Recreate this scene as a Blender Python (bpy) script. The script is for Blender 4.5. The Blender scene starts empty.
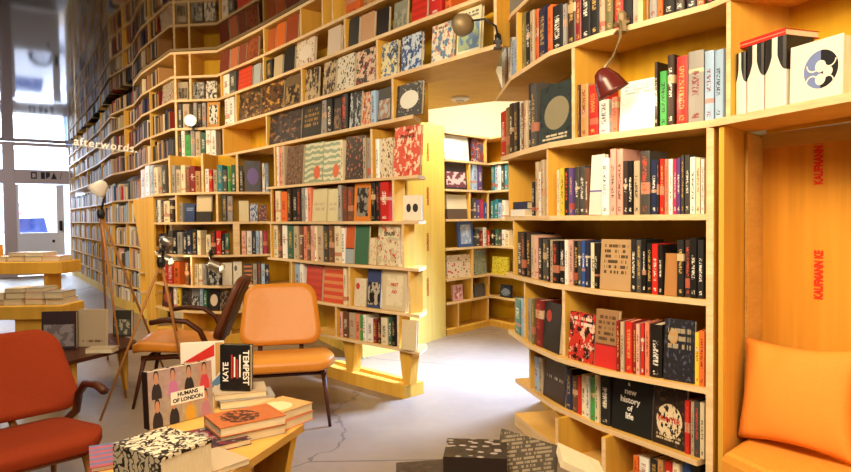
import bpy, bmesh, math, random
from mathutils import Vector, Matrix
random.seed(7)
PI = math.pi
C = bpy.context.scene.collection
sc = bpy.context.scene

# ------------------------------------------------------------------ camera
F = 640.0; H = 1.2
pit = math.atan(19 / 640); rol = math.radians(.6)
fw = Vector((0, math.cos(pit), -math.sin(pit)))
r0 = Vector((1, 0, 0)); u0 = Vector((0, math.sin(pit), math.cos(pit)))
RT = math.cos(rol) * r0 - math.sin(rol) * u0
UP = math.cos(rol) * u0 + math.sin(rol) * r0
EYE = Vector((0, 0, H))
cam_d = bpy.data.cameras.new('camera'); cam = bpy.data.objects.new('camera', cam_d); C.objects.link(cam)
cam_d.sensor_width = 36; cam_d.lens = 36 * F / 851; cam_d.clip_start = .05; cam_d.clip_end = 200
cam.matrix_world = Matrix(((RT.x, UP.x, -fw.x, 0), (RT.y, UP.y, -fw.y, 0), (RT.z, UP.z, -fw.z, H), (0, 0, 0, 1)))
sc.camera = cam

def ray(u, v): return fw + (u - 425.5) / F * RT - (v - 236) / F * UP
def hz(u, v, z):
    d = ray(u, v); return EYE + d * ((z - H) / d.z)
def hy(u, v, y):
    d = ray(u, v); return EYE + d * (y / d.y)
def V2(p): return Vector((p[0], p[1]))

# ------------------------------------------------------------------ colours / materials
def lin(c):
    return tuple(((x / 12.92) if x <= .04045 else ((x + .055) / 1.055) ** 2.4) for x in c)
def hx(s):
    return lin(tuple(int(s[i:i + 2], 16) / 255 for i in (0, 2, 4)))
PAL = {  # key: (sRGB, word)
 'bk': ('1c1a1a', 'black'), 'nv': ('232a4a', 'navy'), 'bl': ('2f4f93', 'blue'), 'tl': ('2f7f8c', 'teal'), 'lb': ('9db8d6', 'pale blue'),
 'wh': ('ece8e0', 'white'), 'cr': ('e2d3b0', 'cream'), 'be': ('b8a488', 'beige'), 'tn': ('b98d5a', 'tan'), 'br': ('6b4630', 'brown'),
 'db': ('3a2820', 'dark brown'), 'rd': ('c2281f', 'red'), 'dr': ('7d1f1c', 'dark red'), 'or': ('d9682a', 'orange'), 'sa': ('dc8468', 'salmon'),
 'pk': ('d9a596', 'pink'), 'pu': ('5b4480', 'purple'), 'gy': ('97938e', 'grey'), 'dg': ('45433f', 'dark grey'), 'gn': ('3f9a4a', 'green'),
 'fg': ('2c5a45', 'dark green'), 'ol': ('6f6638', 'olive'), 'ye': ('e0bf3c', 'yellow'), 'gd': ('a8823a', 'gold'), 'mg': ('a8305a', 'magenta')}
COL = {k: hx(v[0]) for k, v in PAL.items()}
def col(c): return COL[c] if isinstance(c, str) and c in COL else (hx(c) if isinstance(c, str) else c)

class MT:
    """small node-tree writer"""
    def __init__(s, name, rough=.6, spec=.3, metal=0):
        s.m = bpy.data.materials.new(name); s.m.use_nodes = True
        s.t = s.m.node_tree; s.b = s.t.nodes['Principled BSDF']
        s.b.inputs['Roughness'].default_value = rough; s.b.inputs['Metallic'].default_value = metal
        s.b.inputs['Specular IOR Level'].default_value = spec
    def n(s, ty, **k):
        nd = s.t.nodes.new(ty)
        for a, b in k.items(): setattr(nd, a, b)
        return nd
    def put(s, sock, v):
        if isinstance(v, bpy.types.NodeSocket): s.t.links.new(v, sock)
        elif isinstance(v, (tuple, list)) and len(v) == 3 and sock.type == 'RGBA': sock.default_value = (*v, 1)
        else: sock.default_value = v
    def coord(s, kind='Generated'):
        if kind == 'Position': return s.n('ShaderNodeNewGeometry').outputs['Position']
        return s.n('ShaderNodeTexCoord').outputs[kind]
    def sep(s, v):
        nd = s.n('ShaderNodeSeparateXYZ'); s.put(nd.inputs[0], v); return nd.outputs[0], nd.outputs[1], nd.outputs[2]
    def comb(s, x, y, z=0.0):
        nd = s.n('ShaderNodeCombineXYZ')
        for i, q in enumerate((x, y, z)): s.put(nd.inputs[i], q)
        return nd.outputs[0]
    def ma(s, op, a, b=0.0, c=None):
        nd = s.n('ShaderNodeMath', operation=op); s.put(nd.inputs[0], a); s.put(nd.inputs[1], b)
        if c is not None: s.put(nd.inputs[2], c)
        return nd.outputs[0]
    def mix(s, f, a, b):
        nd = s.n('ShaderNodeMix', data_type='RGBA'); s.put(nd.inputs[0], f); s.put(nd.inputs[6], a); s.put(nd.inputs[7], b); return nd.outputs[2]
    def noise(s, v, scale=1.0, detail=2.0, rough=.5):
        nd = s.n('ShaderNodeTexNoise'); s.put(nd.inputs['Vector'], v); nd.inputs['Scale'].default_value = scale
        nd.inputs['Detail'].default_value = detail; nd.inputs['Roughness'].default_value = rough; return nd.outputs['Fac']
    def voro(s, v, scale=5.0, out='Distance', feature='F1'):
        nd = s.n('ShaderNodeTexVoronoi', feature=feature); s.put(nd.inputs['Vector'], v); nd.inputs['Scale'].default_value = scale; return nd.outputs[out]
    def band(s, x, a, b): return s.ma('MULTIPLY', s.ma('GREATER_THAN', x, a), s.ma('LESS_THAN', x, b))
    def color(s, c): s.put(s.b.inputs['Base Color'], c); return s
    def bump(s, h, strength=.2, dist=.01):
        nd = s.n('ShaderNodeBump'); nd.inputs['Strength'].default_value = strength; nd.inputs['Distance'].default_value = dist
        s.put(nd.inputs['Height'], h); s.t.links.new(nd.outputs[0], s.b.inputs['Normal']); return s

def plain(name, c, rough=.6, spec=.3, metal=0, var=.0):
    m = MT(name, rough, spec, metal); c = col(c)
    if var:
        f = m.noise(m.coord('Object'), 9, 3)
        m.color(m.mix(f, tuple(x * (1 - var) for x in c), tuple(min(1, x * (1 + var)) for x in c)))
    else: m.color(c)
    return m.m
def wood(name, c, grain, rough=.5, amt=.22, knots=False):
    m = MT(name, rough, .22); c = col(c)
    x, y, z = m.sep(m.coord('Position'))
    v = m.comb(m.ma('MULTIPLY', x, grain[0]), m.ma('MULTIPLY', y, grain[1]), m.ma('MULTIPLY', z, grain[2]))
    f = m.noise(v, 1, 4, .6)
    f2 = m.noise(m.comb(m.ma('MULTIPLY', x, grain[0] * .16), m.ma('MULTIPLY', y, grain[1] * .16), m.ma('MULTIPLY', z, grain[2] * .16)), 1, 1)
    f = m.ma('MULTIPLY_ADD', f2, .6, m.ma('MULTIPLY', f, .5))
    f = m.ma('MULTIPLY', m.ma('SUBTRACT', f, .3), 2.2)
    base = m.mix(f, tuple(k * (1 - amt) * w for k, w in zip(c, (1, .9, .8))), tuple(min(1, k * (1 + amt * .6)) for k in c))
    if knots:
        d = m.voro(m.comb(m.ma('MULTIPLY', x, 2.2), m.ma('MULTIPLY', y, 2.2), m.ma('MULTIPLY', z, 1.3)), 1.6)
        base = m.mix(m.ma('LESS_THAN', d, .045), base, tuple(k * .35 for k in c))
    m.color(base); return m.m

W_PANEL = wood('pine_panel', 'dcad46', (22, 22, 1.2), .72, knots=True)
W_BACK = wood('ochre_panel', 'd0a626', (16, 16, 1.0))
W_SHELF = wood('pine_shelf', 'd9ae5c', (9, 9, 60))
W_EDGE = wood('pine_edge', 'e2c69a', (12, 12, 160))
W_SOFFIT = wood('pine_soffit', 'd6ab52', (5, 14, 2), knots=True)
W_WALK = wood('pale_panel', 'e2c566', (22, 22, 1.2))
W_DARK = wood('walnut', '4a2615', (14, 14, 14), .4)
W_OAK = wood('oak', 'a8733c', (14, 14, 14), .45)
W_NOOK = wood('larch_panel', 'dea03a', (16, 16, .8), knots=True, amt=.3)

def book_material(name, rough):
    """cover whose colour is the object's own colour, with fine unreadable spine printing"""
    m = MT(name, rough, .4)
    x, y, z = m.sep(m.coord('Generated'))
    oi = m.n('ShaderNodeObjectInfo'); base = oi.outputs['Color']; rnd = oi.outputs['Random']
    bw = m.n('ShaderNodeRGBToBW'); m.put(bw.inputs[0], base)
    dark = m.ma('LESS_THAN', bw.outputs[0], .22)
    r2 = m.ma('FRACT', m.ma('MULTIPLY', rnd, 13.7)); r3 = m.ma('FRACT', m.ma('MULTIPLY', rnd, 57.3)); r4 = m.ma('FRACT', m.ma('MULTIPLY', rnd, 91.1))
    light = m.mix(m.ma('GREATER_THAN', r2, .55), col('e8e2d4'), col('c9a45a'))
    light = m.mix(m.ma('GREATER_THAN', r2, .85), light, col('cf4a35'))
    inkd = m.mix(m.ma('GREATER_THAN', r3, .6), col('201a18'), col('7d1f1c'))
    ink = m.mix(dark, inkd, light)
    # lettering column
    v = m.comb(m.ma('MULTIPLY', x, 3.0), m.ma('MULTIPLY', z, 42.0), m.ma('MULTIPLY', rnd, 900.0))
    let = m.ma('GREATER_THAN', m.noise(v, 1, 2, .6), .5)
    inx = m.band(x, .27, .73)
    z0 = m.ma('MULTIPLY_ADD', r3, .25, .22)
    reg = m.ma('MULTIPLY', m.ma('GREATER_THAN', z, z0), m.ma('LESS_THAN', z, m.ma('MULTIPLY_ADD', r2, .25, .68)))
    reg = m.ma('MAXIMUM', reg, m.band(z, .06, .13))
    f = m.ma('MULTIPLY', m.ma('MULTIPLY', let, inx), reg)
    # colour bands
    bz = m.ma('MULTIPLY_ADD', r4, .6, .1)
    bd = m.ma('MULTIPLY', m.ma('GREATER_THAN', z, bz), m.ma('LESS_THAN', z, m.ma('ADD', bz, m.ma('MULTIPLY_ADD', r2, .16, .03))))
    bd = m.ma('MULTIPLY', bd, m.ma('GREATER_THAN', r3, .58))
    acc = m.mix(r4, col('b9452c'), col('d9cba4'))
    c1 = m.mix(m.ma('MULTIPLY', bd, .8), base, acc)
    m.color(m.mix(m.ma('MULTIPLY', f, .85), c1, ink)); return m.m
BK_GLOSS = book_material('book_cover_gloss', .38)
BK_MATT = book_material('book_cover_matt', .62)
sl = MT('slip_cover', .4, .4); sx_, sy_, sz_ = sl.sep(sl.coord('Generated'))
cur_ = sl.ma('MULTIPLY', sl.ma('ABSOLUTE', sl.ma('SUBTRACT', sx_, .5)), 1.0)
blk_ = sl.ma('MULTIPLY', sl.ma('GREATER_THAN', sl.ma('SUBTRACT', sz_, sl.ma('MULTIPLY', sl.ma('POWER', sl.ma('SUBTRACT', .5, cur_), 2.0), 1.6)), .52), sl.ma('GREATER_THAN', cur_, .13))
sl.color(sl.mix(blk_, hx('e2d8c8'), hx('221f1e'))); SLIP = sl.m
pg = MT('page_block', .85, .1)
gx = m_ = pg.noise(pg.comb(*[pg.ma('MULTIPLY', q, k) for q, k in zip(pg.sep(pg.coord('Generated')), (60, 3, 3))]), 1, 2)
pg.color(pg.mix(gx, col('c9b791'), col('e8dcc0'))); PAGES = pg.m

_art = {}
def art(style, a='bk', b='wh', c='rd', plane='xz', rows=None, rc='wh', seed=0, rough=.4):
    key = (style, str(a), str(b), str(c), plane, rows, str(rc), seed)
    if key in _art: return _art[key]
    m = MT('cover_art_' + style, rough, .4)
    q = m.sep(m.coord('Generated')); x = q[0]; z = q[2] if plane == 'xz' else q[1]
    a, b, c, rc = col(a), col(b), col(c), col(rc)
    p = m.comb(x, z, seed * 3.17)
    if style == 'blob':
        base = m.mix(m.ma('GREATER_THAN', m.noise(p, 5, 5, .6), .52), a, b)
        base = m.mix(m.ma('GREATER_THAN', m.noise(m.comb(x, z, seed * 3.17 + 9), 7, 5, .6), .58), base, c)
    elif style == 'floral':
        d = m.voro(p, 7); base = m.mix(m.ma('LESS_THAN', d, .3), a, b)
        base = m.mix(m.ma('LESS_THAN', m.voro(m.comb(x, z, seed + 5.5), 9), .26), base, c)
    elif style == 'wave':
        w = m.ma('SINE', m.ma('ADD', m.ma('MULTIPLY', z, 42.0), m.ma('MULTIPLY', m.noise(p, 3, 1), 9.0)))
        base = m.mix(m.ma('GREATER_THAN', w, .1), a, b)
        dx = m.ma('SUBTRACT', x, .7); dz = m.ma('SUBTRACT', z, .25)
        base = m.mix(m.ma('LESS_THAN', m.ma('ADD', m.ma('MULTIPLY', dx, dx), m.ma('MULTIPLY', dz, dz)), .03), base, c)
    elif style in ('disc', 'ring', 'moon'):
        cx, cz, r, asp = {'disc': (.5, .5, .36, 1.3), 'ring': (.5, .42, .4, 1.4), 'moon': (.3, .72, .16, 1.3)}[style]
        dx = m.ma('SUBTRACT', x, cx); dz = m.ma('MULTIPLY', m.ma('SUBTRACT', z, cz), asp)
        d = m.ma('SQRT', m.ma('ADD', m.ma('MULTIPLY', dx, dx), m.ma('MULTIPLY', dz, dz)))
        base = m.mix(m.ma('GREATER_THAN', m.noise(p, 11, 3), .6), a, c)
        ins = m.mix(m.ma('GREATER_THAN', m.noise(p, 14, 2), .55), b, a) if style == 'ring' else b
        base = m.mix(m.ma('LESS_THAN', d, r), base, ins)
    elif style == 'frame':
        ins = m.ma('MULTIPLY', m.band(x, .16, .84), m.band(z, .12, .88))
        inner = m.mix(m.ma('GREATER_THAN', m.noise(p, 5, 3), .53), b, c)
        base = m.mix(ins, a, inner)
    elif style == 'photo':
        inner = m.mix(m.ma('GREATER_THAN', m.noise(p, 4.5, 4), .5), b, c)
        base = m.mix(m.ma('MULTIPLY', m.band(x, .06, .94), m.band(z, .08, .66)), a, inner)
    elif style == 'half':
        base = m.mix(m.ma('LESS_THAN', z, .38), a, b)
        base = m.mix(m.ma('MULTIPLY', m.band(z, .38, .41), 1.0), base, c)
    elif style == 'cells':
        fx = m.ma('FRACT', m.ma('MULTIPLY', x, 4.0)); fz = m.ma('FRACT', m.ma('MULTIPLY', z, 2.0))
        cell = m.comb(m.ma('FLOOR', m.ma('MULTIPLY', x, 4.0)), m.ma('FLOOR', m.ma('MULTIPLY', z, 2.0)), 3.3)
        wn = m.n('ShaderNodeTexWhiteNoise'); m.put(wn.inputs[0], cell)
        dx = m.ma('SUBTRACT', fx, .5); dz = m.ma('SUBTRACT', fz, .45)
        d = m.ma('ADD', m.ma('MULTIPLY', m.ma('MULTIPLY', dx, dx), 2.2), m.ma('MULTIPLY', dz, dz))
        ddx = m.ma('SUBTRACT', fx, .5); hzz = m.ma('MULTIPLY', m.ma('SUBTRACT', fz, .72), .62); tz = m.ma('MULTIPLY', m.ma('SUBTRACT', fz, .12), .75)
        head = m.ma('LESS_THAN', m.ma('ADD', m.ma('MULTIPLY', ddx, ddx), m.ma('MULTIPLY', hzz, hzz)), .017)
        hair = m.ma('LESS_THAN', m.ma('ADD', m.ma('MULTIPLY', ddx, ddx), m.ma('MULTIPLY', m.ma('SUBTRACT', hzz, .04), m.ma('SUBTRACT', hzz, .04))), .024)
        body = m.ma('LESS_THAN', m.ma('ADD', m.ma('MULTIPLY', m.ma('MULTIPLY', ddx, ddx), 1.3), m.ma('MULTIPLY', tz, tz)), .12)
        bgc = m.mix(wn.outputs[0], a, m.mix(.25, a, wn.outputs[1])); bgc = m.mix(m.ma('MULTIPLY', m.noise(p, 9, 3), .6), bgc, hx('5a4a44'))
        base = m.mix(hair, bgc, b); base = m.mix(body, base, m.mix(m.ma('GREATER_THAN', wn.outputs[0], .55), b, m.mix(.5, wn.outputs[1], c)))
        base = m.mix(head, base, hx('b98468'))
    elif style == 'dots':
        d = m.voro(m.comb(m.ma('MULTIPLY', x, 1.4), z, 0), 5.5)
        base = m.mix(m.ma('LESS_THAN', d, .34), a, b)
    elif style == 'maze':
        w = m.noise(m.comb(q[0], m.ma('MULTIPLY', q[1], 1.3), m.ma('MULTIPLY', q[2], .8)), 7, 1); base = m.mix(m.ma('LESS_THAN', m.ma('ABSOLUTE', m.ma('SUBTRACT', w, .5)), .055), a, b)
    elif style == 'stripes':
        base = m.mix(m.ma('GREATER_THAN', m.ma('FRACT', m.ma('MULTIPLY', z, 5.0)), .55), a, b)
    else:
        base = m.mix(m.ma('MULTIPLY', m.noise(p, 3, 2), .35), a, b)
    if rows:
        z0, z1, n = rows
        t = m.ma('MULTIPLY', m.ma('SUBTRACT', z, z0), n / (z1 - z0))
        ln = m.band(m.ma('FRACT', t), .2, .8)
        let = m.ma('GREATER_THAN', m.noise(m.comb(m.ma('MULTIPLY', x, 16.0), m.ma('MULTIPLY', m.ma('FLOOR', t), 7.7), seed + 1.5), 1, 2, .6), .47)
        f = m.ma('MULTIPLY', m.ma('MULTIPLY', ln, let), m.ma('MULTIPLY', m.band(z, z0, z1), m.band(x, .12, .88)))
        base = m.mix(m.ma('MULTIPLY', f, .85), base, rc)
    m.color(base); _art[key] = m.m; return m.m

# ------------------------------------------------------------------ objects
def link(name, me, mats=(), parent=None):
    o = bpy.data.objects.new(name, me); C.objects.link(o)
    if parent is not None: o.parent = parent
    for m in mats: me.materials.append(m)
    return o
def finish(name, bm, mats, parent=None, smooth=False):
    bmesh.ops.recalc_face_normals(bm, faces=bm.faces)
    me = bpy.data.meshes.new(name); bm.to_mesh(me); bm.free()
    if smooth:
        for p in me.polygons: p.use_smooth = True
    if not isinstance(mats, (list, tuple)): mats = [mats]
    o = link(name, me, mats, None)
    if parent is not None:
        o.parent = parent; o.matrix_parent_inverse = parent.matrix_world.inverted()
    return o
def tag(o, label=None, cat=None, group=None, kind=None):
    if label: o['label'] = label
    if cat: o['category'] = cat
    if group: o['group'] = group
    if kind: o['kind'] = kind
    return o
def thing(name, label, cat, loc=(0, 0, 0), rz=0, group=None):
    o = bpy.data.objects.new(name, None); C.objects.link(o); o.location = loc; o.rotation_euler = (0, 0, rz)
    o.empty_display_size = .05; o.matrix_world = Matrix.Translation(loc) @ Matrix.Rotation(rz, 4, 'Z')
    return tag(o, label, cat, group)
def local(o, parent):
    """put a mesh written in the parent's own coordinates under it"""
    o.parent = parent; o.matrix_parent_inverse = Matrix(); return o
def box(bm, x0, x1, y0, y1, z0, z1, M=None, mi=0):
    vs = [bm.verts.new(p) for p in ((x0, y0, z0), (x1, y0, z0), (x1, y1, z0), (x0, y1, z0), (x0, y0, z1), (x1, y0, z1), (x1, y1, z1), (x0, y1, z1))]
    fs = []
    for q in ((0, 3, 2, 1), (4, 5, 6, 7), (0, 1, 5, 4), (1, 2, 6, 5), (2, 3, 7, 6), (3, 0, 4, 7)):
        f = bm.faces.new([vs[i] for i in q]); f.material_index = mi; fs.append(f)
    if M is not None: bmesh.ops.transform(bm, matrix=M, verts=vs)
    return fs
def prism(bm, poly, z0, z1, mi=0, side=None):
    """vertical prism over a plan polygon; side: material index by edge number"""
    a = [bm.verts.new((p[0], p[1], z0)) for p in poly]; b = [bm.verts.new((p[0], p[1], z1)) for p in poly]
    n = len(poly)
    for f in (bm.faces.new(a[::-1]), bm.faces.new(b)): f.material_index = mi
    for i in range(n):
        f = bm.faces.new((a[i], a[(i + 1) % n], b[(i + 1) % n], b[i])); f.material_index = side(i) if side else mi
def tube(bm, pts, r, seg=8, r1=None, mi=0, cap=True):
    pts = [Vector(p) for p in pts]; n = len(pts); rings = []
    up = Vector((0, 0, 1))
    for i, p in enumerate(pts):
        d = (pts[min(i + 1, n - 1)] - pts[max(i - 1, 0)]).normalized()
        ref = Vector((1, 0, 0)) if abs(d.z) > .9 else up
        a = d.cross(ref).normalized(); b = d.cross(a)
        rr = r if r1 is None else r + (r1 - r) * i / (n - 1)
        rings.append([bm.verts.new(p + (a * math.cos(2 * PI * k / seg) + b * math.sin(2 * PI * k / seg)) * rr) for k in range(seg)])
    for i in range(n - 1):
        for k in range(seg):
            f = bm.faces.new((rings[i][k], rings[i][(k + 1) % seg], rings[i + 1][(k + 1) % seg], rings[i + 1][k])); f.material_index = mi
    if cap:
        bm.faces.new(rings[0][::-1]).material_index = mi; bm.faces.new(rings[-1]).material_index = mi
def lathe(bm, prof, seg=20, M=None, mi=0):
    rings = []; allv = []
    for r, z in prof:
        ring = [bm.verts.new((max(r, 1e-4) * math.cos(2 * PI * k / seg), max(r, 1e-4) * math.sin(2 * PI * k / seg), z)) for k in range(seg)]
        rings.append(ring); allv += ring
    for i in range(len(prof) - 1):
        for k in range(seg):
            f = bm.faces.new((rings[i][k], rings[i][(k + 1) % seg], rings[i + 1][(k + 1) % seg], rings[i + 1][k])); f.material_index = mi
    bm.faces.new(rings[0][::-1]).material_index = mi; bm.faces.new(rings[-1]).material_index = mi
    if M is not None: bmesh.ops.transform(bm, matrix=M, verts=allv)
def rounded(w, h, r, n=6):
    pts = []
    for cx, cy, a0 in ((w / 2 - r, h / 2 - r, 0), (-w / 2 + r, h / 2 - r, PI / 2), (-w / 2 + r, -h / 2 + r, PI), (w / 2 - r, -h / 2 + r, 1.5 * PI)):
        for k in range(n + 1):
            a = a0 + PI / 2 * k / n; pts.append((cx + r * math.cos(a), cy + r * math.sin(a)))
    return pts
def shell(bm, outline, fn, thick, edge=.012, rings=6):
    """padded slab: plan outline (a,b) -> fn(a,b) = (point, normal); thickness bulges to the middle"""
    n = len(outline); top, bot = [], []
    cx = sum(p[0] for p in outline) / n; cy = sum(p[1] for p in outline) / n
    def ring(s, off):
        out = []
        for a, b in outline:
            p, nn = fn(cx + (a - cx) * s, cy + (b - cy) * s); out.append(bm.verts.new(Vector(p) + Vector(nn) * off))
        return out
    seq = [(.0, .5)] + [(k / rings, .5) for k in range(1, rings)] + [(.985, .42), (1.0, .2), (1.0, -.2), (.985, -.42)] + [(k / rings, -.5) for k in range(rings - 1, 0, -1)]
    prev = None
    for s, o in seq[1:]:
        cur = ring(s, o * thick)
        if prev is None: bm.faces.new(cur)
        else:
            for k in range(n): bm.faces.new((prev[k], prev[(k + 1) % n], cur[(k + 1) % n], cur[k]))
        prev = cur
    bm.faces.new(prev[::-1])
def text(name, body, size, M, mat, parent=None, ext=.0006, spacing=1.0, align='CENTER', bold=0.0):
    cu = bpy.data.curves.new(name, 'FONT'); cu.body = body; cu.size = size; cu.extrude = ext; cu.align_x = align; cu.align_y = 'CENTER'
    cu.space_character = spacing; cu.offset = bold; cu.resolution_u = 3
    o = bpy.data.objects.new(name, cu); C.objects.link(o); cu.materials.append(mat)
    o.matrix_world = M
    if parent is not None:
        o.parent = parent; o.matrix_parent_inverse = Matrix()
    return o

# ------------------------------------------------------------------ facade lines
def offset(line, d):
    """move a plan polyline away from the viewer by d (mitred)"""
    P = [V2(p) for p in line]; out = []
    def nrm(a, b):
        t = (b - a).normalized(); n = Vector((-t.y, t.x))
        mid = (a + b) / 2
        return n if n.dot(mid) > 0 else -n
    for i, p in enumerate(P):
        if i == 0: out.append(p + nrm(P[0], P[1]) * d)
        elif i == len(P) - 1: out.append(p + nrm(P[-2], P[-1]) * d)
        else:
            n1, n2 = nrm(P[i - 1], p), nrm(p, P[i + 1]); m = (n1 + n2).normalized()
            out.append(p + m * (d / max(.5, m.dot(n1))))
    return out
def at_u(line, u, v=216):
    """where the line of sight through column u meets a facade line: (point, outward normal, segment index)"""
    d = ray(u, v); best = None
    for i in range(len(line) - 1):
        a, b = V2(line[i]), V2(line[i + 1]); e = b - a
        den = d.x * e.y - d.y * e.x
        if abs(den) < 1e-9: continue
        t = (a.x * e.y - a.y * e.x) / den; s = (a.x * d.y - a.y * d.x) / den
        cl = max(0, -s, s - 1)
        if t > 0 and (best is None or cl < best[0]):
            s2 = s if (i in (0, len(line) - 2)) else min(1, max(0, s))
            best = (cl, a + e * s2, i, s2)
    _, p, i, s = best
    def nn(j):
        e = (V2(line[j + 1]) - V2(line[j])).normalized(); n = Vector((-e.y, e.x))
        return -n if n.dot((V2(line[j + 1]) + V2(line[j])) / 2) > 0 else n
    return p, nn(i), i
def zhit(p, u, v):
    d = ray(u, v); t = (p.x * d.x + p.y * d.y) / (d.x * d.x + d.y * d.y); return H + d.z * t
def shelf(name, line, depth, z, parent, th=.022, edge=W_EDGE, body=W_SHELF, end=None):
    bm = bmesh.new(); n = len(line); bk = offset(line, depth)
    if end: bk[0] = V2(end)
    poly = [V2(p) for p in line] + bk[::-1]
    prism(bm, poly, z - th, z, 0, lambda i: 1 if i < n - 1 or i in (n - 1, 2 * n - 1) else 0)
    return finish(name, bm, [body, edge], parent)
def strip(name, line, back, th, z0, z1, parent, mat):
    bm = bmesh.new()
    prism(bm, offset(line, back) + offset(line, back + th)[::-1], z0, z1)
    return finish(name, bm, [mat], parent)
UPRIGHTS = []
def upright(line, u, depth, z0, z1, parent, th=.022, v=216, mat=None, inset=.004, pt=None):
    p, n, _ = at_u(line, u, v) if pt is None else pt
    t = Vector((-n.y, n.x)); bm = bmesh.new(); UPRIGHTS.append((p - n * .02, z0, z1))
    a = p - n * inset; b = p - n * depth
    poly = [a - t * th / 2, a + t * th / 2, b + t * th / 2, b - t * th / 2]
    prism(bm, poly, z0, z1, 0, lambda i: 1 if i == 0 else 0)
    return finish('upright', bm, [mat or W_PANEL, W_EDGE], parent)

# ------------------------------------------------------------------ books
def unit_spine_book(rounded_spine):
    bm = bmesh.new(); t = .09
    prof = [(0, .04), (.12, .012), (.5, 0), (.88, .012), (1, .04)] if rounded_spine else [(0, .0), (1, .0)]
    pts = [(x - .5, y) for x, y in prof] + [(.5, 1.0), (.5 - t, 1.0), (.5 - t, .05), (-.5 + t, .05), (-.5 + t, 1.0), (-.5, 1.0)]
    prism(bm, pts, 0, 1)
    bmesh.ops.recalc_face_normals(bm, faces=bm.faces)
    me = bpy.data.meshes.new('book_case'); bm.to_mesh(me); bm.free(); me.materials.append(BK_GLOSS); return me
def unit_pages(kind):
    bm = bmesh.new()
    if kind == 'spine': box(bm, -.41, .41, .052, .97, .015, .975)
    elif kind == 'face': box(bm, -.475, .975 - .5, .09, .91, .012, .98)
    else: box(bm, -.475, .485, -.485, .485, .09, .91)
    me = bpy.data.meshes.new('page_block'); bm.to_mesh(me); bm.free(); me.materials.append(PAGES); return me
def unit_face_book():
    """cover towards -Y: boards at y 0 and 1, spine at -X"""
    bm = bmesh.new()
    pts = [(-.5, 0), (.5, 0), (.5, .09), (-.47, .09), (-.47, .91), (.5, .91), (.5, 1), (-.5, 1)]
    prism(bm, pts, 0, 1); bmesh.ops.recalc_face_normals(bm, faces=bm.faces)
    me = bpy.data.meshes.new('book_case'); bm.to_mesh(me); bm.free(); me.materials.append(BK_GLOSS); return me
def unit_flat_book():
    bm = bmesh.new()
    pts = [(-.5, 0), (.5, 0), (.5, .09), (-.475, .09), (-.475, .91), (.5, .91), (.5, 1), (-.5, 1)]
    vs0 = len(bm.verts); prism(bm, pts, -.5, .5)
    bmesh.ops.transform(bm, matrix=Matrix(((1, 0, 0, 0), (0, 0, 1, 0), (0, 1, 0, 0), (0, 0, 0, 1))), verts=bm.verts[:])
    bmesh.ops.recalc_face_normals(bm, faces=bm.faces)
    me = bpy.data.meshes.new('book_case'); bm.to_mesh(me); bm.free(); me.materials.append(BK_GLOSS); return me
ME_HARD, ME_SOFT = unit_spine_book(True), unit_spine_book(False)
ME_FACE, ME_FLAT = unit_face_book(), unit_flat_book()
PG = {k: unit_pages(k) for k in ('spine', 'face', 'flat')}
ORD = ['first', 'second', 'third', 'fourth', 'fifth', 'sixth', 'seventh', 'eighth', 'ninth', 'tenth', 'eleventh', 'twelfth', 'thirteenth', 'fourteenth', 'fifteenth',
       'sixteenth', 'seventeenth', 'eighteenth', 'nineteenth', 'twentieth'] + ['twenty-' + x for x in ('first', 'second', 'third', 'fourth', 'fifth', 'sixth', 'seventh', 'eighth', 'ninth')] + \
      ['thirtieth'] + ['thirty-' + x for x in ('first', 'second', 'third', 'fourth', 'fifth', 'sixth', 'seventh', 'eighth', 'ninth')] + ['fortieth'] + ['forty-' + x for x in ('first', 'second', 'third', 'fourth', 'fifth', 'sixth', 'seventh')]
def mesh_obj(name, me, M, mat=None, colr=None, pages=None):
    o = bpy.data.objects.new(name, me); C.objects.link(o); o.matrix_world = M
    if mat is not None:
        o.material_slots[0].link = 'OBJECT'; o.material_slots[0].material = mat
    if colr is not None: o.color = (*colr, 1)
    if pages:
        p = bpy.data.objects.new('pages', PG[pages]); C.objects.link(p); p.parent = o; p.matrix_parent_inverse = Matrix()
    return o
def place(p, n, z, sx, sy, sz, tilt=0.0, lean=0.0):
    """frame with local -Y along the outward normal n"""
    a = math.atan2(n.x, -n.y)
    return Matrix.Translation((p.x, p.y, z)) @ Matrix.Rotation(a, 4, 'Z') @ Matrix.Rotation(lean, 4, 'Y') @ Matrix.Rotation(-tilt, 4, 'X') @ Matrix.Diagonal((sx, sy, sz, 1))
INK = {k: plain('ink_' + PAL[k][1].replace(' ', '_'), k, .6) for k in ('wh', 'cr', 'bk', 'rd', 'gd', 'dr')}
TEXTS = {}
def cover_text(o, dims, items):
    """lettering on the -Y face of a face-out book; items: (body, fx, fz, size, ink[, rot])"""
    w, t, h = dims
    for it in items:
        body, fx, fz, size, ink = it[:5]; rot = it[5] if len(it) > 5 else 0
        M = Matrix.Diagonal((1 / w, 1 / t, 1 / h, 1)) @ Matrix.Translation(((fx - .5) * w, -.0012, fz * h)) @ Matrix.Rotation(PI / 2, 4, 'X') @ Matrix.Rotation(rot, 4, 'Z')
        text('title_lettering', body, size, M, INK[ink], o, .0004, bold=size * .02)
LV = []
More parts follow.
